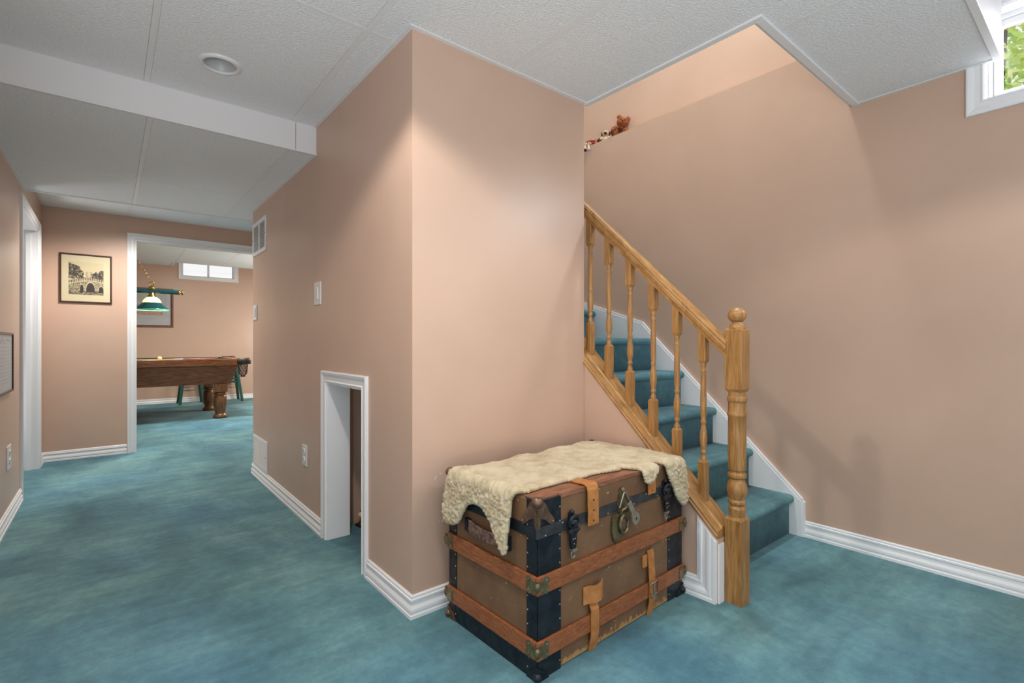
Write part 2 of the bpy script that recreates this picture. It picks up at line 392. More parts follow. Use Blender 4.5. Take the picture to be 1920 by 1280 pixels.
# ------------------------------------------------------------------ ceilings: slab with grid, panels as parts
def holed(mb, x0, y0, z0, x1, y1, z1, cx, cy, r):
    an = sorted([2*PI*k/48 for k in range(48)]+[math.atan2(y-cy, x-cx) % (2*PI) for x in (x0, x1) for y in (y0, y1)])
    def edge(a):
        c, s_ = math.cos(a), math.sin(a)
        t = min(((x1 if c > 0 else x0)-cx)/c if abs(c) > 1e-9 else 9e9, ((y1 if s_ > 0 else y0)-cy)/s_ if abs(s_) > 1e-9 else 9e9); return cx+c*t, cy+s_*t
    I = [(cx+r*math.cos(a), cy+r*math.sin(a)) for a in an]; O = [edge(a) for a in an]; n = len(an)
    V = [p+(z0,) for p in I]+[p+(z0,) for p in O]+[p+(z1,) for p in O]+[p+(z1,) for p in I]
    mb.add(V, [(g*n+i, g*n+(i+1) % n, ((g+1) % 4)*n+(i+1) % n, ((g+1) % 4)*n+i) for g in range(4) for i in range(n)]); return mb
CAN = (.39, 2.578)
def ceiling(name, z, xs, ys, holes, label, tilemat, teew=.024):
    """xs, ys = grid lines; every cell not in a hole becomes a tile; strips along the lines"""
    mb = MB(); tiles = []
    hascan = lambda x0, x1, y0, y1, z: z == ZC and x0 < CAN[0] < x1 and y0 < CAN[1] < y1
    for i in range(len(xs)-1):
        for j in range(len(ys)-1):
            x0, x1, y0, y1 = xs[i], xs[i+1], ys[j], ys[j+1]
            if any(a-1e-4 <= x0 and x1 <= b+1e-4 and c-1e-4 <= y0 and y1 <= d+1e-4 for a, b, c, d in holes): continue
            tiles.append((x0, x1, y0, y1))
            if hascan(x0, x1, y0, y1, z): holed(mb, x0, y0, z+.014, x1, y1, z+.04, CAN[0], CAN[1], .068)
            else: mb.box((x0, y0, z+.014), (x1, y1, z+.04))
            h = teew/2
            for a, b in (((x0, y0, z), (x0+h, y1, z+.016)), ((x1-h, y0, z), (x1, y1, z+.016)), ((x0+h, y0, z), (x1-h, y0+h, z+.016)), ((x0+h, y1-h, z), (x1-h, y1, z+.016))): mb.box(a, b)
    par = st(mb, name, TEE, label, 'ceiling', origin=(0, 0, z))
    for x0, x1, y0, y1 in tiles:
        h = teew/2+.0006
        (holed(MB(), x0+h, y0+h, z+.0008, x1-h, y1-h, z+.0135, CAN[0], CAN[1], .0665) if hascan(x0, x1, y0, y1, z) else MB().box((x0+h, y0+h, z+.0008), (x1-h, y1-h, z+.0135))).build('ceiling_tile', tilemat, par, bevel=.001, seg=1)
    return par
xs = [-3.6, -3.12, -2.47, -1.82, -1.17, -.52, .14, .812, 1.43, 2.10, 3.07]
ys = [-3.2, -2.93, -1.71, -.49, .355, 1.93, 2.985]
ceil = ceiling('ceiling', ZC, xs, ys, [(1.43, 3.07, -.49, 2.985), (.94, 9, 1.93, 9)], 'grey-white suspended ceiling of textured panels over the main room', TILE)
def ltile(poly, slab):
    mb = MB().prism(poly, 2, ZC+.0008, ZC+.0135); n = len(poly)
    mb.v = [(x, y, z-ZC) for x, y, z in mb.v]; mb.build('ceiling_tile', TILE, ceil, world=False)
mb = MB(); hh = .0126
for a, b in (((1.43, .355, .014), (1.968, 1.93, .04)), ((1.43, -.49, .014), (2.43, .355, .04)), ((1.968, .355, .014), (3.07, .905, .04)), ((2.43, -.72, .014), (3.07, -.49, .04)),
             ((1.43, -.49, 0), (1.442, 1.93, .016)), ((2.088, -.49, 0), (2.112, .905, .016)), ((1.442, -.49, 0), (2.43, -.478, .016)), ((1.442, 1.918, 0), (1.968, 1.93, .016))): mb.box(a, b)
mb.build('ceiling_grid', TEE, ceil, world=False)
ltile([(1.43+hh, -.49+hh), (2.10-hh, -.49+hh), (2.10-hh, .900), (1.968, .900), (1.968, 1.93-hh), (1.43+hh, 1.93-hh)], None)
ltile([(2.10+hh, -.49+hh), (2.42, -.49+hh), (2.42, .345), (3.06, .345), (3.06, .90), (2.10+hh, .90)], None)
low = ceiling('ceiling_lower', ZL, [XL, .155, .80, 2.4], [2.985, 4.19, 4.97], [], 'lowered suspended ceiling over the passage with white grid strips', TILE)
mb = MB().box((-3.6, 2.975, ZL-.003), (.825, 2.987, ZC)); mb.box((.828, 2.977, ZL-.003), (XA, 2.989, ZC))
mb.box((.78, 2.9895, ZL), (XA, 2.996, ZC)); mb.box((-3.6, 2.972, ZL-.006), (XA, 2.992, ZL+.004)); mb.box((XL, 4.965, ZL-.006), (2.4, 4.985, ZC))
st(mb, 'trim_1', TILE2, 'white upright face of the drop down to the passage ceiling', 'ceiling trim', bevel=.0015)
ceiling('ceiling_passage_end', ZC, [XL, .155, .80, 1.45, 2.4], [4.985, 5.6, YF], [], 'higher ceiling strip before the games room doorway', TILE)
gx = [-2, -1.1, -.49, .12, .90, 1.6, 2.5, 3.4, 4.2]
ceiling('ceiling_games_room', 2.5, gx, [YF+.12, 7.4, 8.6, 9.8, 10.45, YG], [(.90, 2.5, 10.45, YG)], 'white suspended ceiling of the games room', TILE)
mb = MB().box((.88, 10.43, 2.5), (2.52, 10.45, 2.8)); mb.box((.86, 10.45, 2.496), (.906, YG, 2.8)); mb.box((2.5, 10.45, 2.5), (2.52, YG, 2.8)); mb.box((.88, 10.43, 2.8), (2.52, YG, 2.82))
st(mb, 'trim_2', WHITE, 'white boxed recess in the games room ceiling above its window', 'ceiling trim')
# wall angles and the trims around the stairwell opening and the window recess
ANG = [(0, 0), (.02, 0), (.02, .004), (.003, .004), (.003, .03), (0, .03)]
mb = MB(); z = ZC-.004
mb.mold(ANG, (XA, 2.972, z), (XA, YB, z), (-1, 0, 0), (0, 0, 1), s1=(1, 0)); mb.mold(ANG, (XA, YB, z), (XS, YB, z), (0, -1, 0), (0, 0, 1), s0=(1, 0))
mb.mold(ANG, (XR, .90, z), (XR, .34, z), (-1, 0, 0), (0, 0, 1))
mb.mold(ANG, (XA, YE, ZL-.004), (XA, 2.99, ZL-.004), (-1, 0, 0), (0, 0, 1)); mb.mold(ANG, (XL, 2.99, ZL-.004), (XL, 4.97, ZL-.004), (1, 0, 0), (0, 0, 1))
st(mb, 'trim_3', TEE, 'thin white angle strips where the ceiling meets the walls', 'ceiling trim')
mb = MB(); mb.box((1.944, .875, ZC-.007), (1.975, YB, ZC+.05)); mb.box((1.975, .875, ZC-.007), (XR, .908, ZC+.05)); mb.box((1.977, .908, ZC+.006), (XR, .925, ZC+.05))
st(mb, 'trim_4', TEE, 'white edging strips around the stairwell opening in the ceiling', 'ceiling trim', bevel=.002)
mb = MB(); mb.box((2.40, .338, ZC-.005), (XR, .366, ZC+.3)); mb.box((2.40, -.72, ZC-.005), (2.44, .338, ZC+.3)); mb.box((2.44, -.72, ZC-.005), (XR, -.69, ZC+.3)); mb.box((2.40, -.72, ZC+.3), (XR, .366, ZC+.33))
st(mb, 'trim_5', WHITE, 'white boxed recess in the ceiling in front of the high window', 'ceiling trim', bevel=.002)

# ------------------------------------------------------------------ baseboards and casings
def base(name, segs, label):
    mb = MB()
    for p0, p1, out, s0, s1 in segs: mb.mold(BASEP, p0+(0,), p1+(0,), out, (0, 0, 1), (s0, 0), (s1, 0))
    return st(mb, name, WHITE, label, 'baseboard')
base('baseboard_passage', [((XA, YE), (XA, H1+.06), (-1, 0, 0), 0, 0), ((XA, H0-.06), (XA, YB), (-1, 0, 0), 0, 1)], 'white moulded baseboard along the passage wall on both sides of the hatch')
base('baseboard_front', [((XA, YB), (XS-.01, YB), (0, -1, 0), 1, 0)], 'white moulded baseboard behind the trunk')
base('baseboard_right', [((XR, 1.147), (XR, -3.1), (-1, 0, 0), 0, 0)], 'white moulded baseboard on the right wall in front of the stairs')
base('baseboard_left', [((XL, 1.3), (XL, DY0-.06), (1, 0, 0), 0, 0), ((XL, DY1+.06), (XL, YF), (1, 0, 0), 0, -1)], 'white moulded baseboard on the left passage wall')
base('baseboard_far', [((XL, YF), (FX0-.06, YF), (0, -1, 0), -1, 0)], 'white moulded baseboard on the end wall below the framed print')
base('baseboard_back', [((-2, YG), (4.2, YG), (0, -1, 0), 0, 0)], 'white baseboard along the games room back wall')
def jambs(mb, axis, a, b, ztop, d0, d1, t=.018):
    # lining boards inside an opening
    if axis == 'x':
        mb.box((a, d0, 0), (a+t, d1, ztop)); mb.box((b-t, d0, 0), (b, d1, ztop)); mb.box((a+t, d0, ztop-t), (b-t, d1, ztop))
    else:
        mb.box((d0, a, 0), (d1, a+t, ztop)); mb.box((d0, b-t, 0), (d1, b, ztop)); mb.box((d0, a+t, ztop-t), (d1, b-t, ztop))
    return mb
mb = MB(); jambs(mb, 'x', FX0, FX1, FZ, YF-.002, YF+.122); d1 = st(mb, 'door_1', WHITE, 'white-cased wide doorway into the games room', 'doorway')
casing(MB(), (FX0+.004, YF, 0), (FX1-.004, YF, 0), FZ-.004, (0, -1, 0)).build('door_casing', WHITE, d1)
mb = MB(); jambs(mb, 'y', DY0, DY1, DZ, XL-.122, XL+.002); d2 = st(mb, 'door_2', WHITE, 'white-cased doorway in the left passage wall', 'doorway')
casing(MB(), (XL, DY0+.004, 0), (XL, DY1-.004, 0), DZ-.004, (1, 0, 0)).build('door_casing', WHITE, d2)
mb = MB().box((XL-.075, DY1-.03, 0), (XL-.045, DY1-.018, DZ-.018)); mb.box((XL-.075, DY0+.018, 0), (XL-.045, DY0+.03, DZ-.018)); mb.build('door_stop', WHITE, d2)
mb = MB(); jambs(mb, 'y', H0, H1, HT, XA-.002, XA+.128); d3 = st(mb, 'door_3', WHITE, 'low white-cased hatch opening under the stairs', 'hatch', bevel=.002)
casing(MB(), (XA, H0+.006, 0), (XA, H1-.006, 0), HT-.006, (-1, 0, 0)).build('door_casing', WHITE, d3)

# ------------------------------------------------------------------ windows
def window_right():
    mb = MB(); X = XR
    mb.box((X-.002, WY1-.012, WZ0), (X+.2, WY1, WZ1)); mb.box((X-.002, WY0, WZ0), (X+.2, WY0+.012, WZ1)); mb.box((X-.002, WY0+.012, WZ0), (X+.2, WY1-.012, WZ0+.012)); mb.box((X-.002, WY0+.012, WZ1-.012), (X+.2, WY1-.012, WZ1))
    o = st(mb, 'window_1', WHITE, 'small high white window with green trees outside on the right wall', 'window')
    c = MB(); a, b = WY1-.008, WY0+.008; z0, z1 = WZ0+.008, WZ1-.008
    c.mold(CASEP, (X, a, z0), (X, a, z1), (-1, 0, 0), (0, 1, 0), (0, 1), (0, 1)); c.mold(CASEP, (X, b, z0), (X, b, z1), (-1, 0, 0), (0, -1, 0), (0, 1), (0, 1))
    c.mold(CASEP, (X, a, z0), (X, b, z0), (-1, 0, 0), (0, 0, -1), (0, 1), (0, 1)); c.mold(CASEP, (X, a, z1), (X, b, z1), (-1, 0, 0), (0, 0, 1), (0, 1), (0, 1))
    c.build('window_casing', WHITE, o)
    f = MB(); xx = X+.075; a, b = WY1-.012, WY0+.012; z0, z1 = WZ0+.012, WZ1-.012
    for (u0, u1, v0, v1) in ((a-.016, a, z0, z1), (b, b+.016, z0, z1), (b+.016, a-.016, z0, z0+.016), (b+.016, a-.016, z1-.02, z1)): f.box((xx, u0, v0), (xx+.09, u1, v1))
    f.build('window_frame', WHITE, o, bevel=.002)
    sash = None
    mid = (a+b)/2
    for k, (y0, y1) in enumerate(((mid-.01, a-.017), (b+.017, mid+.01))):
        g = MB(); x0 = xx+.012+.03*k; zz0, zz1 = z0+.017, z1-.021
        for (u0, u1, v0, v1) in ((y1-.03, y1, zz0, zz1), (y0, y0+.03, zz0, zz1), (y0+.03, y1-.03, zz0, zz0+.03), (y0+.03, y1-.03, zz1-.03, zz1)): g.box((x0, u0, v0), (x0+.024, u1, v1))
        so = g.build('sash', WHITE, o, bevel=.002)
        MB().box((x0+.010, y0+.029, zz0+.029), (x0+.014, y1-.029, zz1-.029)).build('pane', GLASS, so)
window_right()
def window_back():
    mb = MB(); Y = YG
    mb.box((GX0, Y-.002, GZ0), (GX0+.012, Y+.16, GZ1)); mb.box((GX1-.012, Y-.002, GZ0), (GX1, Y+.16, GZ1)); mb.box((GX0+.012, Y-.002, GZ0), (GX1-.012, Y+.16, GZ0+.012)); mb.box((GX0+.012, Y-.002, GZ1-.012), (GX1-.012, Y+.16, GZ1))
    o = st(mb, 'window_2', WHITE, 'small bright two-pane window high on the games room back wall', 'window')
    c = MB(); a, b = GX0+.004, GX1-.004; z0, z1 = GZ0+.004, GZ1-.004; dn = (0, -1, 0)
    c.mold(CASEP, (a, Y, z0), (a, Y, z1), dn, (-1, 0, 0), (0, 1), (0, 1)); c.mold(CASEP, (b, Y, z0), (b, Y, z1), dn, (1, 0, 0), (0, 1), (0, 1))
    c.mold(CASEP, (a, Y, z0), (b, Y, z0), dn, (0, 0, -1), (0, 1), (0, 1)); c.mold(CASEP, (a, Y, z1), (b, Y, z1), dn, (0, 0, 1), (0, 1), (0, 1))
    c.build('window_casing', WHITE, o)
    a, b, z0, z1 = GX0+.012, GX1-.012, GZ0+.012, GZ1-.012; mid = (a+b)/2
    for x0, x1 in ((a, mid), (mid, b)):
        g = MB()
        for (u0, u1, v0, v1) in ((x0, x0+.018, z0, z1), (x1-.018, x1, z0, z1), (x0+.018, x1-.018, z0, z0+.02), (x0+.018, x1-.018, z1-.02, z1)): g.box((u0, Y+.11, v0), (u1, Y+.135, v1))
        so = g.build('sash', WHITE, o, bevel=.002)
        MB().box((x0+.017, Y+.12, z0+.019), (x1-.017, Y+.124, z1-.019)).build('pane', GLASS, so)
window_back()
# trees outside the right window
def tree(loc, r, n, h, label, seed):
    rng = random.Random(seed); t = thing('tree', loc, label, 'tree', 'trees outside the high window')
    MB().tube([(0, 0, 0), (.05, .03, h*.5), (-.04, .05, h*.8), (.02, .08, h)], .1, 8, rr=[.12, .09, .06, .03]).build('trunk', BARK, t, world=False)
    b = MB()
    for k in range(7):
        a = rng.uniform(0, 2*PI); b.tube([(0, 0, h*rng.uniform(.35, .8)), (r*.5*math.cos(a), r*.5*math.sin(a), h*.8), (r*.9*math.cos(a), r*.9*math.sin(a), h*rng.uniform(.8, 1.05))], .02, 5)
    b.build('branches', BARK, t, world=False)
    l = MB()
    for k in range(n):
        d = Vector((rng.gauss(0, 1), rng.gauss(0, 1), rng.gauss(0, 1))).normalized()*r*rng.uniform(.35, 1)
        c = Vector((d.x, d.y, d.z*.8+h*.85)); s = rng.uniform(.06, .11); u = Vector((rng.gauss(0, 1), rng.gauss(0, 1), rng.gauss(0, .6))).normalized(); v = u.orthogonal().normalized()
        l.add([c-u*s, c+v*s*.45, c+u*s, c-v*s*.45], [(0, 1, 2, 3)])
    o = l.build('leaves', LEAF, t, world=False); o['kind'] = 'stuff'
tree((9.0, 1.0, 1.9), 1.9, 3600, 3.3, 'leafy green tree just outside the high right window', 3)
tree((14.2, .6, 1.9), 2.6, 3600, 5.0, 'taller leafy green tree further beyond the high right window', 5)

# ------------------------------------------------------------------ stairs
RUN, RISE, Y1s = .233, .226, 1.187
def kx(y): return 2.012+(1.80-y)*.060       # centre line of the knee wall (X at depth y)
stairs = thing('staircase', (2.58, 1.2, 0), 'teal carpeted staircase climbing away between the oak banister and the right wall', 'staircase')
for k in range(5):
    z = RISE*(k+1); y = Y1s+RUN*k; zb = RISE*k; n = 12
    yb = y+RUN+.03 if k < 4 else 3.39
    prof = [(y+.028, zb), (y+.028, z-.05)]
    for i in range(n+1):
        a = -PI/2-PI*i/n; prof.append((y+.024+.024*math.cos(a), z-.024+.024*math.sin(a)))
    prof += [(yb, z), (yb, zb)]
    XLf = 2.02 if k < 4 else 2.03
    mb = MB().prism([(p[0], p[1]) for p in prof], 0, (kx(y)+.0535) if k < 4 else XS+.1, 3.048, 0)
    mb.sm = [abs(len(f)) == 4 for f in mb.f]
    mb.build('step', CARPET, stairs)
# winder step turning left at the top
def winder(p0, p1, z0, z1, dep=.05):
    mb = MB(); d = Vector((p1[0]-p0[0], p1[1]-p0[1], 0)).normalized(); nrm = Vector((d.y, -d.x, 0))
    if nrm.y > 0: nrm = -nrm
    rings = []
    for q in (p0, p1):
        q = Vector((q[0], q[1], 0)); R = [q+Vector((0, 0, z0)), q+Vector((0, 0, z1-.05))]
        for i in range(9):
            a = -PI/2+PI*i/8; R.append(q+nrm*(.012+.024*math.cos(a))+Vector((0, 0, z1-.024+.024*math.sin(a))))
        R += [q-nrm*dep+Vector((0, 0, z1)), q-nrm*dep+Vector((0, 0, z0))]; rings.append([tuple(x) for x in R])
    mb.loft(rings, 0, False); return mb
winder((3.048, 2.72), (2.075, 2.30), 5*RISE, 6*RISE).prism([(3.048, 2.74), (2.055, 2.31), (2.055, 3.385), (3.048, 3.385)], 2, 5*RISE, 6*RISE-.0005).build('step', CARPET, stairs)
# skirt board on the right wall
sk = [(1.147, 0), (1.147, .195), (1.462, .495), (1.787, .803), (2.115, 1.112), (2.235, 1.235), (2.8, 1.412), (3.39, 1.59), (3.39, 0)]
mb = MB().prism(sk, 0, 3.046, XR-.001)
cap = []
for (a, b) in zip(sk[1:-2], sk[2:-1]):
    mb.prism([(a[0], a[1]), (b[0], b[1]), (b[0], b[1]+.018), (a[0], a[1]+.018)], 0, 3.05, XR-.0005)
mb.prism([(1.135, 0), (1.149, 0), (1.149, .205), (1.135, .195)], 0, 3.05, XR-.0005)
mb.build('skirt_board', WHITE, stairs)
# knee wall
KY0, KY1 = 1.075, 1.91
def kz(y): return .250+(y-1.052)*1.0      # top of the knee wall
def kpt(y, off, z): return (kx(y)+off, y, z)
mb = MB(); P = []
for off in (-.064, .052):
    P += [kpt(KY0, off, 0), kpt(KY1-.005, off, 0), kpt(KY1-.005, off, kz(KY1)), kpt(KY0, off, kz(KY0))]
mb.add(P, [(0, 1, 2, 3), (7, 6, 5, 4), (0, 4, 5, 1), (1, 5, 6, 2), (2, 6, 7, 3), (3, 7, 4, 0)])
st(mb, 'wall_knee', PAINT, 'low sloping pinkish beige wall under the banister beside the trunk', 'wall')
KD = Vector((kx(KY0)-kx(KY1), KY0-KY1, 0)).normalized(); KO = Vector((-abs(KD.y), -abs(KD.x), 0)).normalized()
mb = MB(); pA = Vector(kpt(1.62, -.064, 0)); pB = Vector(kpt(KY0+.004, -.064, 0))
mb.mold(BASEP, pA, pB, KO, (0, 0, 1), s1=(0, -1))
st(mb, 'baseboard_knee', WHITE, 'short white baseboard on the low wall between trunk and newel post', 'baseboard')
mb = MB(); e = .09; q0 = pB; q1 = pB-KD*e
zt0 = kz(KY0)-.012; zt1 = kz(KY0+e*.99)-.012
V = []
for a, h in BASEP:
    V.append(tuple(q0-KD*h+KO*a+Vector((0, 0, h))))
for a, h in BASEP:
    V.append(tuple(q0-KD*h+KO*a+Vector((0, 0, zt0+(zt1-zt0)*h/e))))
n = len(BASEP); mb.add(V, [tuple(range(n)), tuple(range(2*n-1, n-1, -1))]+[(i, (i+1) % n, n+(i+1) % n, n+i) for i in range(n)])
mb.box((kx(KY0)-.064, KY0-.005, 0), (2.034, KY0, zt0-.012))
st(mb, 'trim_6', WHITE, 'white upright trim board closing the low wall beside the newel post', 'trim')

rail = thing('stair_railing', (kx(1.04), 1.04, 0), 'golden oak banister with turned spindles and ball-topped newel post', 'banister')
# bottom plate with moulded side and a fillet
def sweep_slope(prof, y0, y1, zf, xo=0.0):
    rings = []
    for y in (y0, y1): rings.append([(kx(y)+xo+a, y, zf(y)+b) for a, b in prof])
    return MB().loft(rings, 0, False)
PL = [(-.072, -.022), (-.074, -.012), (-.067, -.003), (-.069, .006), (-.060, .012), (-.034, .014), (-.030, .022), (.026, .022), (.030, .014), (.062, .012), (.062, -.022)]
sweep_slope(PL, 1.075, 1.90, lambda y: kz(y)+.021).build('bottom_plate', OAKY, rail, bevel=.0015)
RS = .963
def rz_(y): return 1.077+(y-1.068)*RS        # centre of the handrail
HR = [(-.020, -.040), (-.020, -.020), (-.030, -.014), (-.031, .004), (-.027, .014), (-.030, .022), (-.022, .036), (-.008, .042), (.008, .042), (.022, .036), (.030, .022), (.027, .014), (.031, .004), (.030, -.014), (.020, -.020), (.020, -.040)]
sweep_slope(HR, 1.062, 1.86, rz_).build('handrail', OAKY, rail, bevel=.001)
def sq(c, w, z, zb=None): return [(c[0]+sx*w/2, c[1]+sy*w/2, z) for sx, sy in ((-1, -1), (1, -1), (1, 1), (-1, 1))]
def turned(mb, prof, c, seg=20): return mb.lathe(prof, (c[0], c[1], 0), seg)
def block(mb, c, w, z0, z1, ch=.006, slope=0):
    mb.loft([sq(c, w-2*ch if z0 > .02 and not slope else w, z0), sq(c, w, z0+ch), sq(c, w, z1-ch), sq(c, w-2*ch, z1)], 0, False)
def spindle(y):
    c = (kx(y), y); zb = kz(y)+.04; zt = rz_(y)-.036; mb = MB(); w = .035
    lo = zb+.165; up = zt-.135
    B0 = [(x, yy, kz(yy)+.038) for x, yy, _ in sq(c, w, 0)]; T1 = [(x, yy, rz_(yy)-.038) for x, yy, _ in sq(c, w, 0)]
    mb.loft([B0, sq(c, w, lo-.008), sq(c, w*.72, lo)], 0, False)
    L = up-lo
    pr = [(.0125, 0), (.0135, .012), (.0085, .022), (.0085, .028), (.0125, .034), (.0125, .042), (.009, .048), (.0105, .056), (.0150, .075), (.0165, .098), (.0145, .125), (.0105, .150), (.009, .160), (.0125, .166), (.0125, .174), (.0095, .182), (.0130, .20), (.0134, .27), (.0118, L-.06), (.0108, L-.045), (.0125, L-.040), (.0125, L-.034), (.0095, L-.028), (.0110, L-.016), (.0135, L-.008), (.0130, L)]
    mb.lathe([(r, z+lo) for r, z in pr], (c[0], c[1], 0), 16)
    mb.loft([sq(c, w*.72, up), sq(c, w, up+.012), T1], 0, False)
    return mb
for y in (1.175, 1.302, 1.426, 1.557, 1.686, 1.808): spindle(y).build('baluster', OAK, rail, bevel=.001, seg=1)
NC = (2.072, 1.034); W = .073; mb = MB()
mb.loft([sq(NC, W, 0), sq(NC, W, .352), sq(NC, W-.018, .366)], 0, False)
pr = [(.031, .366), (.034, .384), (.036, .400), (.029, .408), (.029, .413), (.036, .420), (.036, .430), (.030, .436), (.033, .446), (.040, .462), (.0415, .482), (.038, .502), (.031, .516), (.029, .524), (.038, .530), (.038, .544), (.029, .550), (.029, .556), (.036, .562), (.0365, .60), (.0360, .72), (.0355, .785), (.0395, .790), (.0395, .800), (.0355, .805), (.0355, .848), (.040, .853), (.040, .868), (.034, .873), (.034, .892)]
turned(mb, pr, NC, 28)
mb.loft([sq(NC, W-.016, .890), sq(NC, W, .904), sq(NC, W, 1.152), sq(NC, W-.014, 1.163)], 0, False)
newel = mb.build('newel_post', OAK, rail, bevel=.0015)
MB().lathe([(.034, 1.160), (.034, 1.166), (.030, 1.170), (.031, 1.175), (.024, 1.180), (.022, 1.186)], (NC[0], NC[1], 0), 24).sph((NC[0], NC[1], 1.216), .0375, seg=24, rings=16, sc=(1, 1, .9)).build('ball_finial', OAK, newel, world=True)

# ------------------------------------------------------------------ trunk
TX0, TX1, TY0, TY1, TH = 1.078, 1.948, 1.197, 1.704, .585
trunk = thing('steamer_trunk', ((TX0+TX1)/2, (TY0+TY1)/2, 0), 'old brown steamer trunk with wooden slats and black iron corners', 'trunk')
MB().box((TX0, TY0, .004), (TX1, TY1, .478)).build('body', CANVAS, trunk, bevel=.003)
lid = MB().box((TX0, TY0, .479), (TX1, TY1, TH)).build('lid', CANVAS, trunk, bevel=.006)
MB().box((TX0+.004, TY0+.004, TH-.001), (TX1-.004, TY1-.004, TH+.004)).build('lid_top', LIDW, lid, bevel=.002)
MB().box((TX0+.10, TY0-.0025, TH-.012), (TX1-.10, TY0+.004, TH+.0055)).build('lid_edge_binding', LIDW, lid, bevel=.001)
def corner(cx, cy, sx, sy):
    mb = MB()
    mb.box(*[tuple(f(a, b) for a, b in zip(p, q)) for f, p, q in ((min, (cx-sx*.003, cy-sy*.003, 0), (cx+sx*.108, cy+sy*.002, TH)), (max, (cx-sx*.003, cy-sy*.003, 0), (cx+sx*.108, cy+sy*.002, TH)))])
    mb.box(*[tuple(f(a, b) for a, b in zip(p, q)) for f, p, q in ((min, (cx-sx*.003, cy-sy*.003, 0), (cx+sx*.002, cy+sy*.05, TH)), (max, (cx-sx*.003, cy-sy*.003, 0), (cx+sx*.002, cy+sy*.05, TH)))])
    o = mb.build('iron_corner', IRON, trunk, bevel=.002)
    rv = MB()
    for k in range(12):
        z = .03+k*.047
        rv.sph((cx+sx*.101, cy-sy*.003, z), .0032, seg=6, rings=4); rv.sph((cx-sx*.003, cy+sy*.044, z), .0032, seg=6, rings=4)
    rv.build('rivets', STEEL, o)
for cx, sx in ((TX0, 1), (TX1, -1)):
    for cy, sy in ((TY0, 1), (TY1, -1)): corner(cx, cy, sx, sy)
MB().box((TX0-.004, TY0+.03, 0), (TX0+.002, TY1-.03, .072)).build('bottom_plate', IRON, trunk, bevel=.002)
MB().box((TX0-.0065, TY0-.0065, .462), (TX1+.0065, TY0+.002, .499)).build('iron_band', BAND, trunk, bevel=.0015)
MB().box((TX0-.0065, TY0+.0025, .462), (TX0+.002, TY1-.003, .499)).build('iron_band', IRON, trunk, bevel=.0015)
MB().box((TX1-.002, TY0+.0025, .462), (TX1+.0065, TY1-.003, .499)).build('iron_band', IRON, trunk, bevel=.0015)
rv = MB()
for k in range(11): rv.sph((TX0+.03+k*.081, TY0-.0065, .468+.024*(k % 2)), .0035, seg=6, rings=4)
rv.build('rivets', STEEL, trunk)
CL = [(0, -.020), (.018, -.016), (.036, -.030), (.050, -.022), (.052, -.010), (.046, 0), (.052, .010), (.050, .022), (.036, .030), (.018, .016), (0, .020)]
for zc in (.312, .102):
    MB().box((TX0-.012, TY0-.013, zc-.030), (TX1+.004, TY0-.002, zc+.030)).build('wood_slat', SLAT, trunk, bevel=.003)
    for a, b in ((TX0-.013, TX0-.002), (TX1+.002, TX1+.013)): MB().box((a, TY0-.0015, zc-.030), (b, TY1+.004, zc+.030)).build('wood_slat', SLAT, trunk, bevel=.003)
    MB().box((TX0+.0, TY1+.002, zc-.030), (TX1, TY1+.012, zc+.030)).build('wood_slat', SLAT, trunk, bevel=.003)
    for cx, sx in ((TX0-.013, 1), (TX1+.013, -1)):
        for cy, sy in ((TY0-.013, 1), (TY1+.013, -1)):
            mb = MB()
            mb.prism([(cx+sx*s, zc+z) for s, z in CL], 1, cy-sy*.003, cy+sy*.001); mb.prism([(cy+sy*s, zc+z) for s, z in CL], 0, cx-sx*.003, cx+sx*.001)
            mb.sph((cx+sx*.003, cy+sy*.003, zc), .011, seg=10, rings=7, sc=(1, 1, 1.5))
            for s_ in (.04,):
                for z_ in (-.016, .016): mb.sph((cx+sx*s_, cy-sy*.003, zc+z_), .004, seg=6, rings=4); mb.sph((cx-sx*.003, cy+sy*s_, zc+z_), .004, seg=6, rings=4)
            mb.build('corner_clasp', BRASS, trunk, bevel=.001)
CC = [(-.002, .004), (.020, .003), (.036, -.014), (.052, -.044), (.074, -.068), (.076, -.080), (.066, -.088), (.052, -.080), (.032, -.064), (.012, -.056), (.009, -.085), (-.002, -.092)]
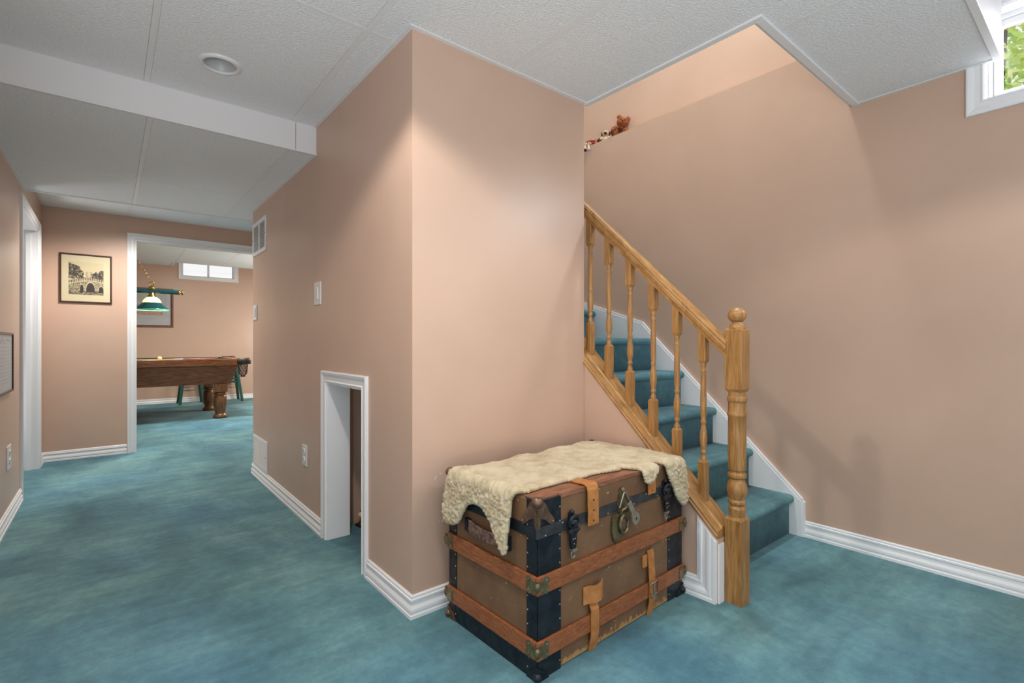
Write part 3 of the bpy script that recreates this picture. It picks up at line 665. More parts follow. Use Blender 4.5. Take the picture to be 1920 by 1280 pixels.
for cx, sx in ((TX0-.004, 1), (TX1+.004, -1)):
    for cy, sy in ((TY0-.004, 1), (TY1+.004, -1)):
        mb = MB()
        mb.prism([(cx+sx*s, TH+z) for s, z in CC], 1, cy-sy*.004, cy+sy*.001); mb.prism([(cy+sy*s, TH+z) for s, z in CC], 0, cx-sx*.004, cx+sx*.001)
        mb.prism([(cx-sx*.003, cy-sy*.003), (cx+sx*.055, cy-sy*.003), (cx+sx*.035, cy+sy*.012), (cx+sx*.012, cy+sy*.035), (cx-sx*.003, cy+sy*.055)], 2, TH+.001, TH+.007)
        mb.sph((cx+sx*.004, cy+sy*.004, TH-.004), .019, seg=12, rings=8)
        for p in ((cx+sx*.030, cy, TH-.032), (cx, cy+sy*.030, TH-.032)): mb.sph(p, .011, seg=10, rings=6, sc=(1.6 if p[1] == cy else .5, 1.6 if p[0] == cx else .5, 1.6))
        for p in ((cx+sx*.067, cy-sy*.004, TH-.077), (cx-sx*.004, cy+sy*.067, TH-.077)): mb.sph(p, .0055, seg=8, rings=5)
        mb.build('corner_cap', BRONZE, trunk, bevel=.0012)
        mb = MB(); mb.prism([(cx+sx*s, z) for s, z in ((-.003, 0), (.05, 0), (.04, .02), (-.003, .05))], 1, cy-sy*.004, cy+sy*.001)
        mb.prism([(cy+sy*s, z) for s, z in ((-.003, 0), (.05, 0), (.04, .02), (-.003, .05))], 0, cx-sx*.004, cx+sx*.001); mb.sph((cx, cy, .016), .015, seg=10, rings=7)
        mb.build('foot_cap', IRON if sy > 0 else BRONZE, trunk, bevel=.001)
# latches
def latch(x):
    y = TY0-.007; mb = MB()
    mb.box((x-.012, y-.004, .492), (x+.012, y+.004, .520)); mb.sph((x-.004, y-.006, .522), .008, seg=8, rings=6)
    mb.tube([(x+.022*math.cos(a), y-.012-.006*math.sin(a), .488+.022*math.sin(a)) for a in [k*2*PI/14 for k in range(14)]], .0062, 8, closed=True)
    mb.sph((x, y-.010, .486), .021, seg=12, rings=8, sc=(1, .6, .55))
    mb.box((x-.019, y-.016, .448), (x+.019, y+.002, .468)); mb.tube([(x-.027, y-.012, .458), (x+.027, y-.012, .458)], .006, 8)
    mb.prism([(x-.013, .452), (x+.013, .452), (x+.015, .425), (x+.010, .395), (x-.010, .395), (x-.015, .425)], 1, y-.013, y-.004)
    mb.prism([(x-.014, .396), (x+.014, .396), (x+.010, .388), (x-.010, .388)], 1, y-.017, y-.004, 1)
    mb.tube([(x+.009*math.cos(a), y-.008, .376+.013*math.sin(a)) for a in [k*2*PI/12 for k in range(12)]], .003, 6, closed=True, m=1)
    for dx, dz in ((-.005, .43), (.005, .43), (0, .413)): mb.sph((x+dx, y-.0135, dz), .003, 1, seg=6, rings=4)
    mb.build('latch', [IRON, STEEL], trunk, bevel=.001)
latch(1.232); latch(1.806)
# lock with its hanging key tag
lx, ly = 1.515, TY0-.005; mb = MB()
mb.prism([(lx-.030, .488), (lx-.018, .505), (lx-.012, .535), (lx, .548), (lx+.012, .535), (lx+.022, .505), (lx+.036, .490), (lx+.034, .462), (lx-.028, .462)], 1, ly-.006, ly+.003)
mb.sph((lx, ly-.006, .540), .011, seg=10, rings=6); mb.build('lock_hasp_plate', BRASS, trunk, bevel=.001)
mb = MB().prism([(lx-.052, .455), (lx-.060, .43), (lx-.060, .39), (lx-.050, .360), (lx-.036, .346), (lx-.020, .352), (lx-.004, .372), (lx+.010, .368), (lx+.034, .382), (lx+.040, .41), (lx+.036, .452)], 1, ly-.004, ly+.003)
lk = mb.build('lock_plate', BRASS, trunk, bevel=.001)
mb = MB()
mb.tube([(lx+.002+.024*math.cos(a), ly-.012, .412+.034*math.sin(a)) for a in [k*2*PI/20 for k in range(20)]], .0065, 8, closed=True)
mb.loft([[(lx+.002+r*math.cos(a), ly-.004-d, .412+1.4*r*math.sin(a)) for a in [k*2*PI/20 for k in range(20)]] for r, d in ((.024, 0), (.023, .004), (.012, .009), (.003, .010))], 1)
mb.tube([(lx-.020, ly-.016, .455), (lx-.024, ly-.022, .472), (lx, ly-.026, .482), (lx+.018, ly-.022, .47), (lx+.016, ly-.016, .455)], .005, 8)
mb.build('lock_body', [BRASS, BRONZE], lk)
MB().tube([(lx-.024, ly-.010, .478), (lx-.002, ly-.014, .532), (lx+.004, ly-.014, .534), (lx+.036, ly-.010, .492)], .0032, 8).build('hasp_loop', STEEL, trunk)
tg = [(lx+.006+u*math.cos(.55)-v*math.sin(.55), .496+u*math.sin(.55)+v*math.cos(.55)) for u, v in [(-.012, 0), (.012, 0), (.011, -.045)] + [(.023*math.cos(a), -.080+.023*math.sin(a)) for a in [.7-k*(PI+1.4)/12 for k in range(13)]] + [(-.011, -.045)]]
ktag = MB().prism(tg, 1, ly-.034, ly-.030).build('key_tag', STEEL, trunk, label='flat dull steel key tag hanging over the lock')
MB().sph((lx+.006+.080*math.sin(.55), ly-.0345, .496-.080*math.cos(.55)), .004, seg=8, rings=5, sc=(.7, .4, 1.6)).build('key_hole', BLACK, ktag)
# leather straps
def strap_over(x, w, yb, zend, nh):
    path = [(x, yb, TH+.0075), (x, TY0+.035, TH+.009), (x, TY0+.014, TH+.011), (x, TY0+.001, TH+.0105), (x, TY0-.009, TH+.005), (x, TY0-.0135, TH-.008), (x, TY0-.0145, TH-.025), (x, TY0-.015, TH-.06), (x, TY0-.016, .50), (x, TY0-.015, zend)]
    o = MB().ribbon(path, (w, 0, 0), .004).build('leather_strap', LEATH, trunk)
    h = MB()
    for k in range(nh): h.lathe([(.0035, 0), (.0035, .001)], (x, TY0-.0185, TH-.045-k*.036), 8, ax='y')
    h.build('strap_holes', BLACK, o)
strap_over(1.338, .056, 1.30, .452, 3); strap_over(1.702, .05, 1.25, .490, 2)
def strap_low(x, w, ztop, tabx):
    yy = TY0-.017
    path = [(x, TY0-.006, ztop), (x, TY0-.012, ztop-.03), (x, yy, .15), (x, yy, .06), (x, TY0-.008, .02), (x, TY0-.005, .001)]
    return MB().ribbon(path, (w, 0, 0), .004).build('leather_strap', LEATH, trunk)
sA = strap_low(1.345, .042, .190, 0)
mb = MB()
mb.ribbon([(1.297, TY0-.004, .205), (1.315, TY0-.012, .208), (1.345, TY0-.024, .206), (1.368, TY0-.026, .210), (1.386, TY0-.018, .216)], (0, 0, .062), .004)
mb.build('strap_loop', LEATH, sA)
sB = strap_low(1.702, .040, .262, 0)
MB().box((1.652, TY0-.010, .200), (1.680, TY0-.001, .248)).build('strap_loop', LEATH, sB, bevel=.002)
bk = MB().tube([(1.678, TY0-.024, .085), (1.678, TY0-.024, .135), (1.728, TY0-.024, .135), (1.728, TY0-.024, .085)], .0035, 6, closed=True); bk.tube([(1.703, TY0-.026, .082), (1.703, TY0-.026, .130)], .003, 6); bk.box((1.690, TY0-.024, .072), (1.718, TY0-.018, .090)); bk.build('buckle', STEEL, sB)
for X, s in ((TX0, -1), (TX1, 1)):
    mb = MB(); ys_ = [1.345, 1.36, 1.40, 1.455, 1.51, 1.55, 1.565]; ds = [.004, .014, .022, .024, .022, .014, .004]; zs = [.408, .412, .408, .405, .408, .412, .408]
    mb.ribbon([(X+s*d, y, z) for y, d, z in zip(ys_, ds, zs)], (0, 0, .042), .010)
    h = mb.build('carry_handle', LEATHD, trunk, label='worn dark leather carrying handle', bevel=.003)
    for y in (1.338, 1.572):
        mb = MB(); mb.box((min(X, X+s*.014), y-.014, .384), (max(X, X+s*.014), y+.014, .434)); mb.sph((X+s*.014, y, .41), .008, seg=8, rings=5); mb.build('handle_cap', IRON, h, bevel=.003)

# ------------------------------------------------------------------ sheepskin
POLY = [(1.030, 1.695), (.985, 1.698), (.90, 1.70), (.868, 1.67), (.872, 1.625), (.885, 1.59), (.93, 1.565), (.968, 1.545), (.985, 1.50), (.978, 1.445), (.945, 1.405), (.905, 1.372), (.868, 1.338), (.848, 1.318), (.866, 1.303), (.92, 1.305), (.985, 1.300), (1.055, 1.296), (1.085, 1.262), (1.20, 1.272), (1.30, 1.268), (1.385, 1.262), (1.45, 1.268), (1.53, 1.250), (1.585, 1.236), (1.595, 1.262), (1.610, 1.232),
        (1.628, 1.205), (1.636, 1.165), (1.645, 1.135), (1.69, 1.128), (1.715, 1.155), (1.752, 1.182), (1.768, 1.232), (1.780, 1.205), (1.800, 1.160), (1.815, 1.115), (1.835, 1.085), (1.850, 1.045), (1.880, 1.005), (1.912, .995), (1.934, 1.02), (1.944, 1.08), (1.946, 1.16), (1.946, 1.25), (1.944, 1.36), (1.946, 1.48), (1.938, 1.56), (1.90, 1.63), (1.82, 1.690), (1.76, 1.672), (1.66, 1.688), (1.56, 1.668), (1.50, 1.650), (1.47, 1.676), (1.36, 1.660), (1.28, 1.640), (1.22, 1.655), (1.12, 1.668)]
def dense(poly, step=.004):
    out = []
    for i, a in enumerate(poly):
        b = poly[(i+1) % len(poly)]; n = max(1, int(math.dist(a, b)/step))
        out += [(a[0]+(b[0]-a[0])*k/n, a[1]+(b[1]-a[1])*k/n) for k in range(n)]
    return out
def sheepskin():
    # smooth outline a little
    P = np.array(dense(POLY, .01))
    for _ in range(2): P = .25*np.roll(P, 1, 0)+.5*P+.25*np.roll(P, -1, 0)
    g = .0040; us = np.arange(.84, 1.99, g); vs = np.arange(.98, 1.72, g)
    U, Vv = np.meshgrid(us, vs, indexing='ij'); inside = np.zeros(U.shape, bool); dist = np.full(U.shape, 9.)
    n = len(P)
    for i in range(n):
        (x0, y0), (x1, y1) = P[i], P[(i+1) % n]
        c = ((y0 > Vv) != (y1 > Vv)); inside ^= c & (U < (x1-x0)*(Vv-y0)/((y1-y0) if y1 != y0 else 1e-9)+x0)
        L2 = (x1-x0)**2+(y1-y0)**2+1e-12; t = np.clip(((U-x0)*(x1-x0)+(Vv-y0)*(y1-y0))/L2, 0, 1)
        dist = np.minimum(dist, np.hypot(U-x0-t*(x1-x0), Vv-y0-t*(y1-y0)))
    Z0 = TH+.006; r = .016
    def fold(d):
        if d <= 0: return 0.0, 0.0, 0.0
        a = d/r
        if a < PI/2: return r*math.sin(a), r-r*math.cos(a), a
        e = d-r*PI/2; return r+.10*e, r+e*.985, PI/2
    ids = -np.ones(U.shape, int); top = []; bot = []
    for i in range(U.shape[0]):
        for j in range(U.shape[1]):
            if not inside[i, j]: continue
            u, v = U[i, j], Vv[i, j]; dl = TX0-u; dr = u-TX1+.0; df = TY0-v
            if df > 0:
                o, dz, a = fold(df); x, y, z = u, TY0-o, Z0-dz; nn = Vector((0, -math.sin(a), math.cos(a))); drop = df
                if dr > 0: x = TX1+dr*.6; y += dr*.5
            elif dl > 0:
                o, dz, a = fold(dl); x, y, z = TX0-o, v, Z0-dz; nn = Vector((-math.sin(a), 0, math.cos(a))); drop = dl
            elif dr > 0:
                o, dz, a = fold(dr); x, y, z = TX1+o, v, Z0-dz; nn = Vector((math.sin(a), 0, math.cos(a))); drop = dr
            else: x, y, z, nn, drop = u, v, Z0, Vector((0, 0, 1)), 0
            e = min(1, dist[i, j]/.016); wl = min(1, .35+drop/.05) if (drop > 0 or dl > -.05) else .30
            p = Vector((u, v, 0))
            c1 = mnoise.voronoi(p*82)[0][0]; c2 = mnoise.voronoi(p*190+Vector((3, 7, 1)))[0][0]
            lump = mnoise.noise(p*9)*.009+mnoise.noise(p*22)*.004
            hgt = .006+e**.6*(.010+.010*wl*(1-1.4*c1)+.004*(.4+wl)*(1-1.6*c2))+max(-.004, lump*(1 if drop == 0 else .6))*e
            hgt = max(.003, hgt); jx = mnoise.noise(p*150)*.0012*wl; jy = mnoise.noise(p*150+Vector((9, 2, 5)))*.0012*wl
            ids[i, j] = len(top); top.append((x+nn.x*hgt+jx, y+nn.y*hgt+jy, z+nn.z*hgt)); bot.append((x+nn.x*.001, y+nn.y*.001, z+nn.z*.001))
    nT = len(top); F = []; edges = {}
    for i in range(U.shape[0]-1):
        for j in range(U.shape[1]-1):
            q = [ids[i, j], ids[i+1, j], ids[i+1, j+1], ids[i, j+1]]
            if min(q) < 0: continue
            F.append(tuple(q)); F.append(tuple(k+nT for k in q[::-1]))
            for a, b in zip(q, q[1:]+q[:1]): edges[(a, b)] = 1
    for (a, b) in list(edges):
        if (b, a) not in edges: F.append((b, a, a+nT, b+nT))
    mb = MB(); mb.add(top+bot, F, 0, True)
    mb.build('sheepskin', FLEECE, label='cream sheepskin draped over the top of the old trunk', cat='sheepskin')
sheepskin()
rot_ = math.radians(1.7); piv = Vector((TX0, TY0, 0))          # trunk and fleece stand a touch askew to the wall
for o in (trunk, bpy.data.objects['sheepskin']):
    o.location = piv+Matrix.Rotation(rot_, 3, 'Z') @ (o.location-piv); o.rotation_euler.z = rot_

# ------------------------------------------------------------------ fittings on the walls and ceiling
def vent(y0, y1, z0, z1, label):
    x = XA; t = thing('wall_vent', (x, (y0+y1)/2, z0), label, 'vent')
    mb = MB(); fw_ = .028; mid = (y0+y1)/2
    mb.box((x-.009, y0, z0), (x, y0+fw_, z1)); mb.box((x-.009, y1-fw_, z0), (x, y1, z1)); mb.box((x-.009, y0+fw_, z0), (x, y1-fw_, z0+fw_)); mb.box((x-.009, y0+fw_, z1-fw_), (x, y1-fw_, z1)); mb.box((x-.008, mid-.011, z0+fw_), (x, mid+.011, z1-fw_))
    mb.build('frame', WHITE, t, bevel=.002)
    MB().box((x-.0015, y0+fw_, z0+fw_), (x-.0005, y1-fw_, z1-fw_)).build('backing', BLKGAP, t)
    n = 19; hh = (z1-z0-2*fw_)/n; mb = MB()
    for a, b in ((y0+fw_, mid-.011), (mid+.011, y1-fw_)):
        for k in range(n):
            z = z0+fw_+k*hh
            mb.add([(x-.008, a, z+hh*.15), (x-.008, b, z+hh*.15), (x-.002, b, z+hh*.95), (x-.002, a, z+hh*.95), (x-.007, a, z+hh*.05), (x-.007, b, z+hh*.05), (x-.001, b, z+hh*.85), (x-.001, a, z+hh*.85)], [(0, 1, 2, 3), (7, 6, 5, 4), (0, 4, 5, 1), (1, 5, 6, 2), (2, 6, 7, 3), (3, 7, 4, 0)])
    o = mb.build('louvers', PLAST, t); o['kind'] = 'stuff'
    mb = MB()
    for y in (y0+.014, y1-.014): mb.sph((x-.009, y, (z0+z1)/2), .005, seg=8, rings=5)
    mb.build('screws', STEEL, t)
vent(4.165, 4.61, 1.815, 2.085, 'white louvered return vent high on the passage wall by its far end')
vent(4.13, 4.585, .096, .336, 'white louvered vent just above the baseboard of the passage wall')
def plate(axis, x, y0, y1, z0, z1, s, kindn, label, ngang=1):
    # plate on a wall facing s*x
    t = thing('light_switch' if kindn == 'switch' else 'wall_outlet', (x, (y0+y1)/2, z0), label, 'light switch' if kindn == 'switch' else 'outlet')
    MB().box((min(x, x+s*.007), y0, z0), (max(x, x+s*.007), y1, z1)).build('cover_plate', PLAST, t, bevel=.003)
    yc, zc = (y0+y1)/2, (z0+z1)/2; w = (y1-y0)
    a, b = sorted((x+s*.006, x+s*.011))
    if kindn == 'switch':
        for k in range(ngang):
            c = yc+(k-(ngang-1)/2)*.046
            MB().box((a, c-.017, zc-.034), (b, c+.017, zc+.034)).build('rocker', PLAST, t, bevel=.002)
    else:
        for dz in (-.026, .026):
            o = MB().lathe([(.019, 0), (.019, .005), (.017, .006)], (x+s*.006, yc, zc+dz), 16, ax='x') if s > 0 else MB().lathe([(.019, 0), (.019, -.005), (.017, -.006)], (x+s*.006, yc, zc+dz), 16, ax='x')
            so = o.build('socket', PLAST, t)
            MB().box((min(x+s*.0115, x+s*.0125), yc-.008, zc+dz-.002), (max(x+s*.0115, x+s*.0125), yc-.005, zc+dz+.008)).box((min(x+s*.0115, x+s*.0125), yc+.005, zc+dz-.002), (max(x+s*.0115, x+s*.0125), yc+.008, zc+dz+.008)).build('slots', BLACK, so)
plate('x', XA, 2.888, 2.998, 1.318, 1.450, -1, 'switch', 'white wall switch above the low hatch')
plate('x', XA, 4.475, 4.59, 1.285, 1.410, -1, 'switch', 'white wall switch at the far end of the passage wall below the vent', 2)
plate('x', XA, 3.145, 3.235, .340, .468, -1, 'outlet', 'white wall outlet low on the passage wall beside the hatch')
plate('x', XL, 4.235, 4.375, .325, .470, 1, 'outlet', 'white wall outlet low on the left wall before the doorway')
# recessed ceiling light
def can(x, y, label, group=None):
    t = thing('recessed_ceiling_light', (x, y, ZC), label, 'ceiling light')
    MB().loft([[(x+r*math.cos(a), y+r*math.sin(a), ZC+dz) for a in [k*2*PI/40 for k in range(40)]] for r, dz in ((.087, .002), (.085, -.005), (.074, -.010), (.065, -.007), (.064, .003), (.087, .002))], cap=False).build('trim_ring', PLAST, t)
    MB().loft([[(x+r*math.cos(a), y+r*math.sin(a), ZC+dz) for a in [k*2*PI/40 for k in range(40)]] for r, dz in ((.0665, -.003), (.062, .0), (.058, .05), (.05, .095), (.02, .11), (.001, .111))], cap=False).build('reflector', GREYIN, t)
    MB().sph((x, y, ZC+.062), .026, seg=14, rings=9).build('bulb', PLAST, t)

can(CAN[0], CAN[1], 'round white recessed ceiling light, unlit, above the passage')
# framed prints: flat inked grids
def inked(name, parent, x0, x1, z0, z1, y, fn, nx=96, nz=96, axis='x'):
    me = bpy.data.meshes.new(name); V = []; F = []; Cc = []
    for j in range(nz+1):
        for i in range(nx+1):
            a, b = i/nx, j/nz
            V.append((x0+(x1-x0)*a, y, z0+(z1-z0)*b) if axis == 'x' else (y, x0+(x1-x0)*a, z0+(z1-z0)*b)); Cc += list(lin(fn(a, b)))
    for j in range(nz):
        for i in range(nx): k = j*(nx+1)+i; F.append((k, k+1, k+nx+2, k+nx+1))
    L = parent.location
    me.from_pydata([(p[0]-L.x, p[1]-L.y, p[2]-L.z) for p in V], [], F); me.materials.append(PRINT)
    at = me.color_attributes.new('ink', 'FLOAT_COLOR', 'POINT'); at.data.foreach_set('color', Cc)
    o = bpy.data.objects.new(name, me); COL.objects.link(o); o.parent = parent; return o
def nz(a, b, s, o=0): return mnoise.noise(Vector((a*s+o, b*s-o, o*.7)))
def engraving(a, b):
    pap = np.array((196, 182, 146.)); ink = np.array((46, 40, 36.))
    t = .06+.05*nz(a, b, 40)
    arc = .34+.10*math.sin(PI*min(1, max(0, (a-.05)/1.1)))       # bridge deck
    treeL = b > .46+.10*nz(a, b, 7, 3) and a < .44-.55*max(0, b-.62)+.09*nz(a, b, 9, 1) and b < .97-.35*a
    treeR = b > .42 and a > .66+.06*nz(a, b, 11, 2) and b < .52+.36*(a-.6)+.12+.05*nz(a, b, 12, 6)
    if treeL or treeR: t = .68+.6*nz(a, b, 28, 5)
    elif .50 < b < .70 and .48 < a < .66: t = .28+.35*nz(a, b, 26, 8)
    if .56 < a < .62 and .55 < b < .74: t = .16
    if arc < b < arc+.09: t = .62 if math.sin(a*95) > .35 or b > arc+.078 else .25+.3*nz(a, b, 40, 2)
    if .12 < b <= arc: t = .38+.45*nz(a, b, 34, 4)
    if arc-.02 < b <= arc+.005: t = .1
    for cx, cz, rx, rz2 in ((.62, .16, .125, .215), (.37, .16, .055, .15), (.93, .14, .075, .13)):
        q = ((a-cx)/rx)**2+((b-cz)/rz2)**2
        if q < 1 and b > .08: t = .86+.2*nz(a, b, 30, 7)
        elif q < 1.35 and b > .1: t = .14
    if b <= .12 and t < .5: t = .5+.5*nz(a*.6, b*2.4, 26, 9)
    if a < .3 and .08 < b < .2: t = .45+.5*nz(a, b*3, 20, 1)
    t = min(.97, max(0, .42+(t-.42)*1.45)); return tuple(pap*(1-t)+ink*t)
def watercolour(a, b):
    c = np.array((178, 178, 172.))+14*nz(a, b, 4)
    if b < .5+.06*nz(a, .3, 8): c = np.array((150, 156, 146.))+26*nz(a, b, 16, 2)
    if b < .3+.04*nz(a, .7, 10): c = np.array((184, 150, 132.))+24*nz(a, b, 14, 4)
    if .28 < b < .44 and nz(a, b, 22, 3) > .25: c = np.array((110, 96, 92.))
    return tuple(np.clip(c, 20, 255))
def framed(name, x0, x1, z0, z1, y, fr, fw_, mats, art, fn, label, cat):
    t = thing(name, ((x0+x1)/2, y, z0), label, cat)
    mb = MB(); P = [(0, 0), (.014, 0), (.018, .004), (.018, fw_*.6), (.012, fw_), (0, fw_)]
    for p0, p1, up in (((x0, y, z0), (x0, y, z1), (1, 0, 0)), ((x1, y, z0), (x1, y, z1), (-1, 0, 0)), ((x0, y, z0), (x1, y, z0), (0, 0, 1)), ((x0, y, z1), (x1, y, z1), (0, 0, -1))):
        mb.mold(P, p0, p1, (0, -1, 0), up, (0, -1), (0, -1))
    mb.build('frame', mats[0], t)
    MB().box((x0+.004, y-.008, z0+.004), (x1-.004, y-.002, z1-.004)).build('mat_board', mats[1], t)
    inked('print', t, art[0], art[1], art[2], art[3], y-.0088, fn); return t
framed('framed_print', -.362, .020, 1.478, 1.942, YF-.001, None, .014, (DARKW, PAPER), (-.297, -.044, 1.556, 1.866), engraving, 'framed sepia engraving of an arched bridge on the end wall of the passage', 'picture')
t = framed('framed_picture', .02, .908, 1.372, 2.072, YG-.001, None, .042, (REDW, GPAPER), (.16, .753, 1.585, 1.95), watercolour, 'large brown-framed watercolour on the games room wall behind the lamp', 'picture')
mb = MB()
for a, b in (((.12, YG-.0095, 1.545), (.793, YG-.0085, 1.549)), ((.12, YG-.0095, 1.986), (.793, YG-.0085, 1.99)), ((.789, YG-.0095, 1.549), (.793, YG-.0085, 1.986)), ((.12, YG-.0095, 1.549), (.124, YG-.0085, 1.986))): mb.box(a, b)
mb.build('mat_line', BLKGAP, t)
# board on the left wall
t = thing('framed_notice', (XL, 4.0, .80), 'pale grey notice with faint lines in a thin dark frame on the left wall', 'notice board')
mb = MB(); P = [(0, 0), (.016, 0), (.016, .012), (0, .012)]; y0, y1, z0, z1 = 3.55, 4.385, .800, 1.160; X = XL+.001
for p0, p1, up in (((X, y0, z0), (X, y0, z1), (0, 1, 0)), ((X, y1, z0), (X, y1, z1), (0, -1, 0)), ((X, y0, z0), (X, y1, z0), (0, 0, 1)), ((X, y0, z1), (X, y1, z1), (0, 0, -1))): mb.mold(P, p0, p1, (1, 0, 0), up, (0, -1), (0, -1))
mb.build('frame', DARKW, t)
MB().box((X, y0+.004, z0+.004), (X+.008, y1-.004, z1-.004)).build('backing_sheet', GPAPER, t)
def faint(a, b):
    base = 186
    r = (b*16) % 1
    if .12 < b < .8 and .06 < a < .94 and .3 < r < .55 and nz(a, math.floor(b*16), 30, 3) > -.15: base = 160
    if .84 < b < .93 and .1 < a < .9 and nz(a, b, 26, 1) > 0: base = 150
    return (base, base, base+2)
inked('faint_writing', t, y0+.014, y1-.014, z0+.014, z1-.014, X+.0086, faint, 110, 80, 'y')

# ornament behind the low hatch
t = thing('green_mat', (1.33, 2.86, 0), 'small green mat with a dark edge on the floor inside the low hatch', 'mat')
MB().prism([(1.150, 2.920), (1.168, 2.800), (1.43, 2.78), (1.45, 2.92)], 2, .0, .010).build('edging', BLACK, t, bevel=.002)
MB().prism([(1.160, 2.914), (1.177, 2.808), (1.424, 2.788), (1.442, 2.914)], 2, .0095, .013).build('mat_surface', GREEN, t)
t = thing('ornament', (1.176, 2.868, .013), 'small gilt and cream ornament standing on the green mat inside the hatch', 'ornament')
MB().lathe([(.030, .013), (.034, .020), (.026, .030), (.012, .040), (.010, .052), (.022, .062), (.026, .078), (.014, .094), (.006, .10)], (1.176, 2.868, 0), 16).build('gilt_base', GOLD, t)
mb = MB(); rng = random.Random(4)
for k in range(9):
    a = rng.uniform(0, 2*PI); mb.sph((1.176+.030*math.cos(a), 2.868+.030*math.sin(a), .03+rng.uniform(0, .07)), rng.uniform(.011, .017), seg=8, rings=6)
mb.build('cream_petals', CREAM, t)

# ------------------------------------------------------------------ soft toys on the ledge
LZ = 2.72; LX = XR+.065
def plush(name, loc, s, mats, label, pose, rz):
    body, acc, eye = mats
    t = thing(name, loc, label, 'soft toy', 'soft toys on the stairwell ledge', rz)
    MB().sph((0, 0, .055*s), .050*s, sc=(.95, .9, 1.2)).build('body', body, t, world=False)
    h = MB().sph((0, 0, .148*s), .047*s, sc=(1.05, .95, .95)).build('head', body, t, world=False)
    MB().sph((0, -.040*s, .138*s), .022*s, sc=(1.1, .9, .85)).build('muzzle', body if pose == 'bear' else acc, h, world=False)
    MB().sph((0, -.060*s, .143*s), .008*s, seg=8, rings=6).sph((-.018*s, -.041*s, .160*s), .0055*s, seg=8, rings=6).sph((.018*s, -.041*s, .160*s), .0055*s, seg=8, rings=6).build('eyes_and_nose', eye, h, world=False)
    for sx in (-1, 1):
        if pose == 'bear': MB().sph((sx*.038*s, 0, .188*s), .020*s, sc=(1, .6, 1)).build('ear', body, h, world=False)
        else: MB().sph((sx*.052*s, -.004*s, .142*s), .024*s, sc=(.55, .6, 1.35)).build('ear', acc, h, world=False)
        MB().tube([(sx*.036*s, -.004*s, .098*s), (sx*.062*s, -.018*s, .075*s), (sx*.066*s, -.036*s, .050*s)], .017*s, 10, rr=[.019*s, .018*s, .013*s]).build('arm', body, t, world=False)
        lg = MB().tube([(sx*.024*s, -.02*s, .022*s), (sx*.045*s, -.055*s, .022*s), (sx*.058*s, -.078*s, .024*s)], .02*s, 10, rr=[.020*s, .021*s, .019*s]).build('leg', body, t, world=False)
        MB().sph((sx*.060*s, -.084*s, .026*s), .016*s, sc=(1, .5, 1.2)).build('paw_pad', acc, lg, world=False)
    return t
b = plush('teddy_bear', (LX+.02, 2.545, LZ), .92, (BEAR, BROWNP, BLACK), 'russet brown teddy bear sitting on the high ledge above the stairs', 'bear', -PI/2+.55)
b.rotation_euler = (.06, .26, -PI/2+.75)
MB().sph((-.011, -.047, .070), .014, sc=(1, .4, 1)).sph((.011, -.047, .070), .014, sc=(1, .4, 1)).lathe([(.002, .042), (.022, .066)], (0, -.046, 0), 10).build('heart_patch', BROWNP, b, world=False)
plush('plush_puppy', (LX+.015, 2.665, LZ), .58, (LAMB, BROWNP, BLACK), 'small cream plush puppy with brown ears between the bear and the plaid doll', 'lamb', -PI/2+.6)
t = thing('plaid_doll', (LX-.02, 2.785, LZ), 'small doll in red plaid cloth lying at the left end of the ledge', 'soft toy', 'soft toys on the stairwell ledge', -PI/2+.4)
MB().sph((0, 0, .034), .042, sc=(1.5, .8, .8)).build('plaid_body', PLAID, t, world=False)
MB().sph((.072, 0, .040), .024).build('head', BROWNP, t, world=False)
for k, (a, b_) in enumerate(((-.03, -.058), (.0, -.062))):
    lg = MB().tube([(a, -.03, .02), (a+.002, -.075, .012), (a+.004, -.088, -.012), (a+.005, -.089, -.040)], .010, 8).build('leg', LAMB, t, world=False)
    MB().sph((a+.005, -.092, -.048), .014, sc=(1, 1.2, .9)).build('shoe', GPAPER if k else BROWNP, lg, world=False)

# ------------------------------------------------------------------ games room
PX0, PX1, PY0, PY1, PZ = -1.32, 1.545, 8.20, 9.50, .862
tb = thing('pool_table', ((PX0+PX1)/2, (PY0+PY1)/2, 0), 'brown wooden pool table with leather drop pockets in the games room', 'pool table')
rw = .125
for a, b in (((PX0+.10, PY0, PZ-.10), (PX1-.06, PY0+rw, PZ)), ((PX0+.10, PY1-rw, PZ-.10), (PX1-.06, PY1, PZ)), ((PX0, PY0+.09, PZ-.10), (PX0+rw, PY1-.09, PZ)), ((PX1-rw, PY0+.09, PZ-.10), (PX1, PY1-.09, PZ))): MB().box(a, b).build('rail', TBLW, tb, bevel=.008)
for a, b in (((PX0+.17, PY0+rw, PZ-.045), (PX1-.17, PY0+rw+.045, PZ+.003)), ((PX0+.17, PY1-rw-.045, PZ-.045), (PX1-.17, PY1-rw, PZ+.003)), ((PX0+rw, PY0+.19, PZ-.045), (PX0+rw+.045, PY1-.19, PZ+.003)), ((PX1-rw-.045, PY0+.19, PZ-.045), (PX1-rw, PY1-.19, PZ+.003))): MB().box(a, b).build('cushion', CUSH, tb, bevel=.006)
MB().box((PX0+.08, PY0+.08, PZ-.075), (PX1-.08, PY1-.08, PZ-.030)).build('felt_bed', FELT, tb)
def apron_side(y, s):
    mb = MB(); z1, z0 = PZ-.10, PZ-.365
    A = [(PX0+.06, y, z1), (PX1-.07, y, z1), (PX1-.155, y+s*.05, z0), (PX0+.145, y+s*.05, z0)]
    return mb.add(A+[(p[0], p[1]+s*.03, p[2]) for p in A], [(0, 1, 2, 3), (7, 6, 5, 4), (0, 4, 5, 1), (1, 5, 6, 2), (2, 6, 7, 3), (3, 7, 4, 0)])
apron_side(PY0+.025, 1).build('apron', TBLW, tb, bevel=.004); apron_side(PY1-.025, -1).build('apron', TBLW, tb, bevel=.004)
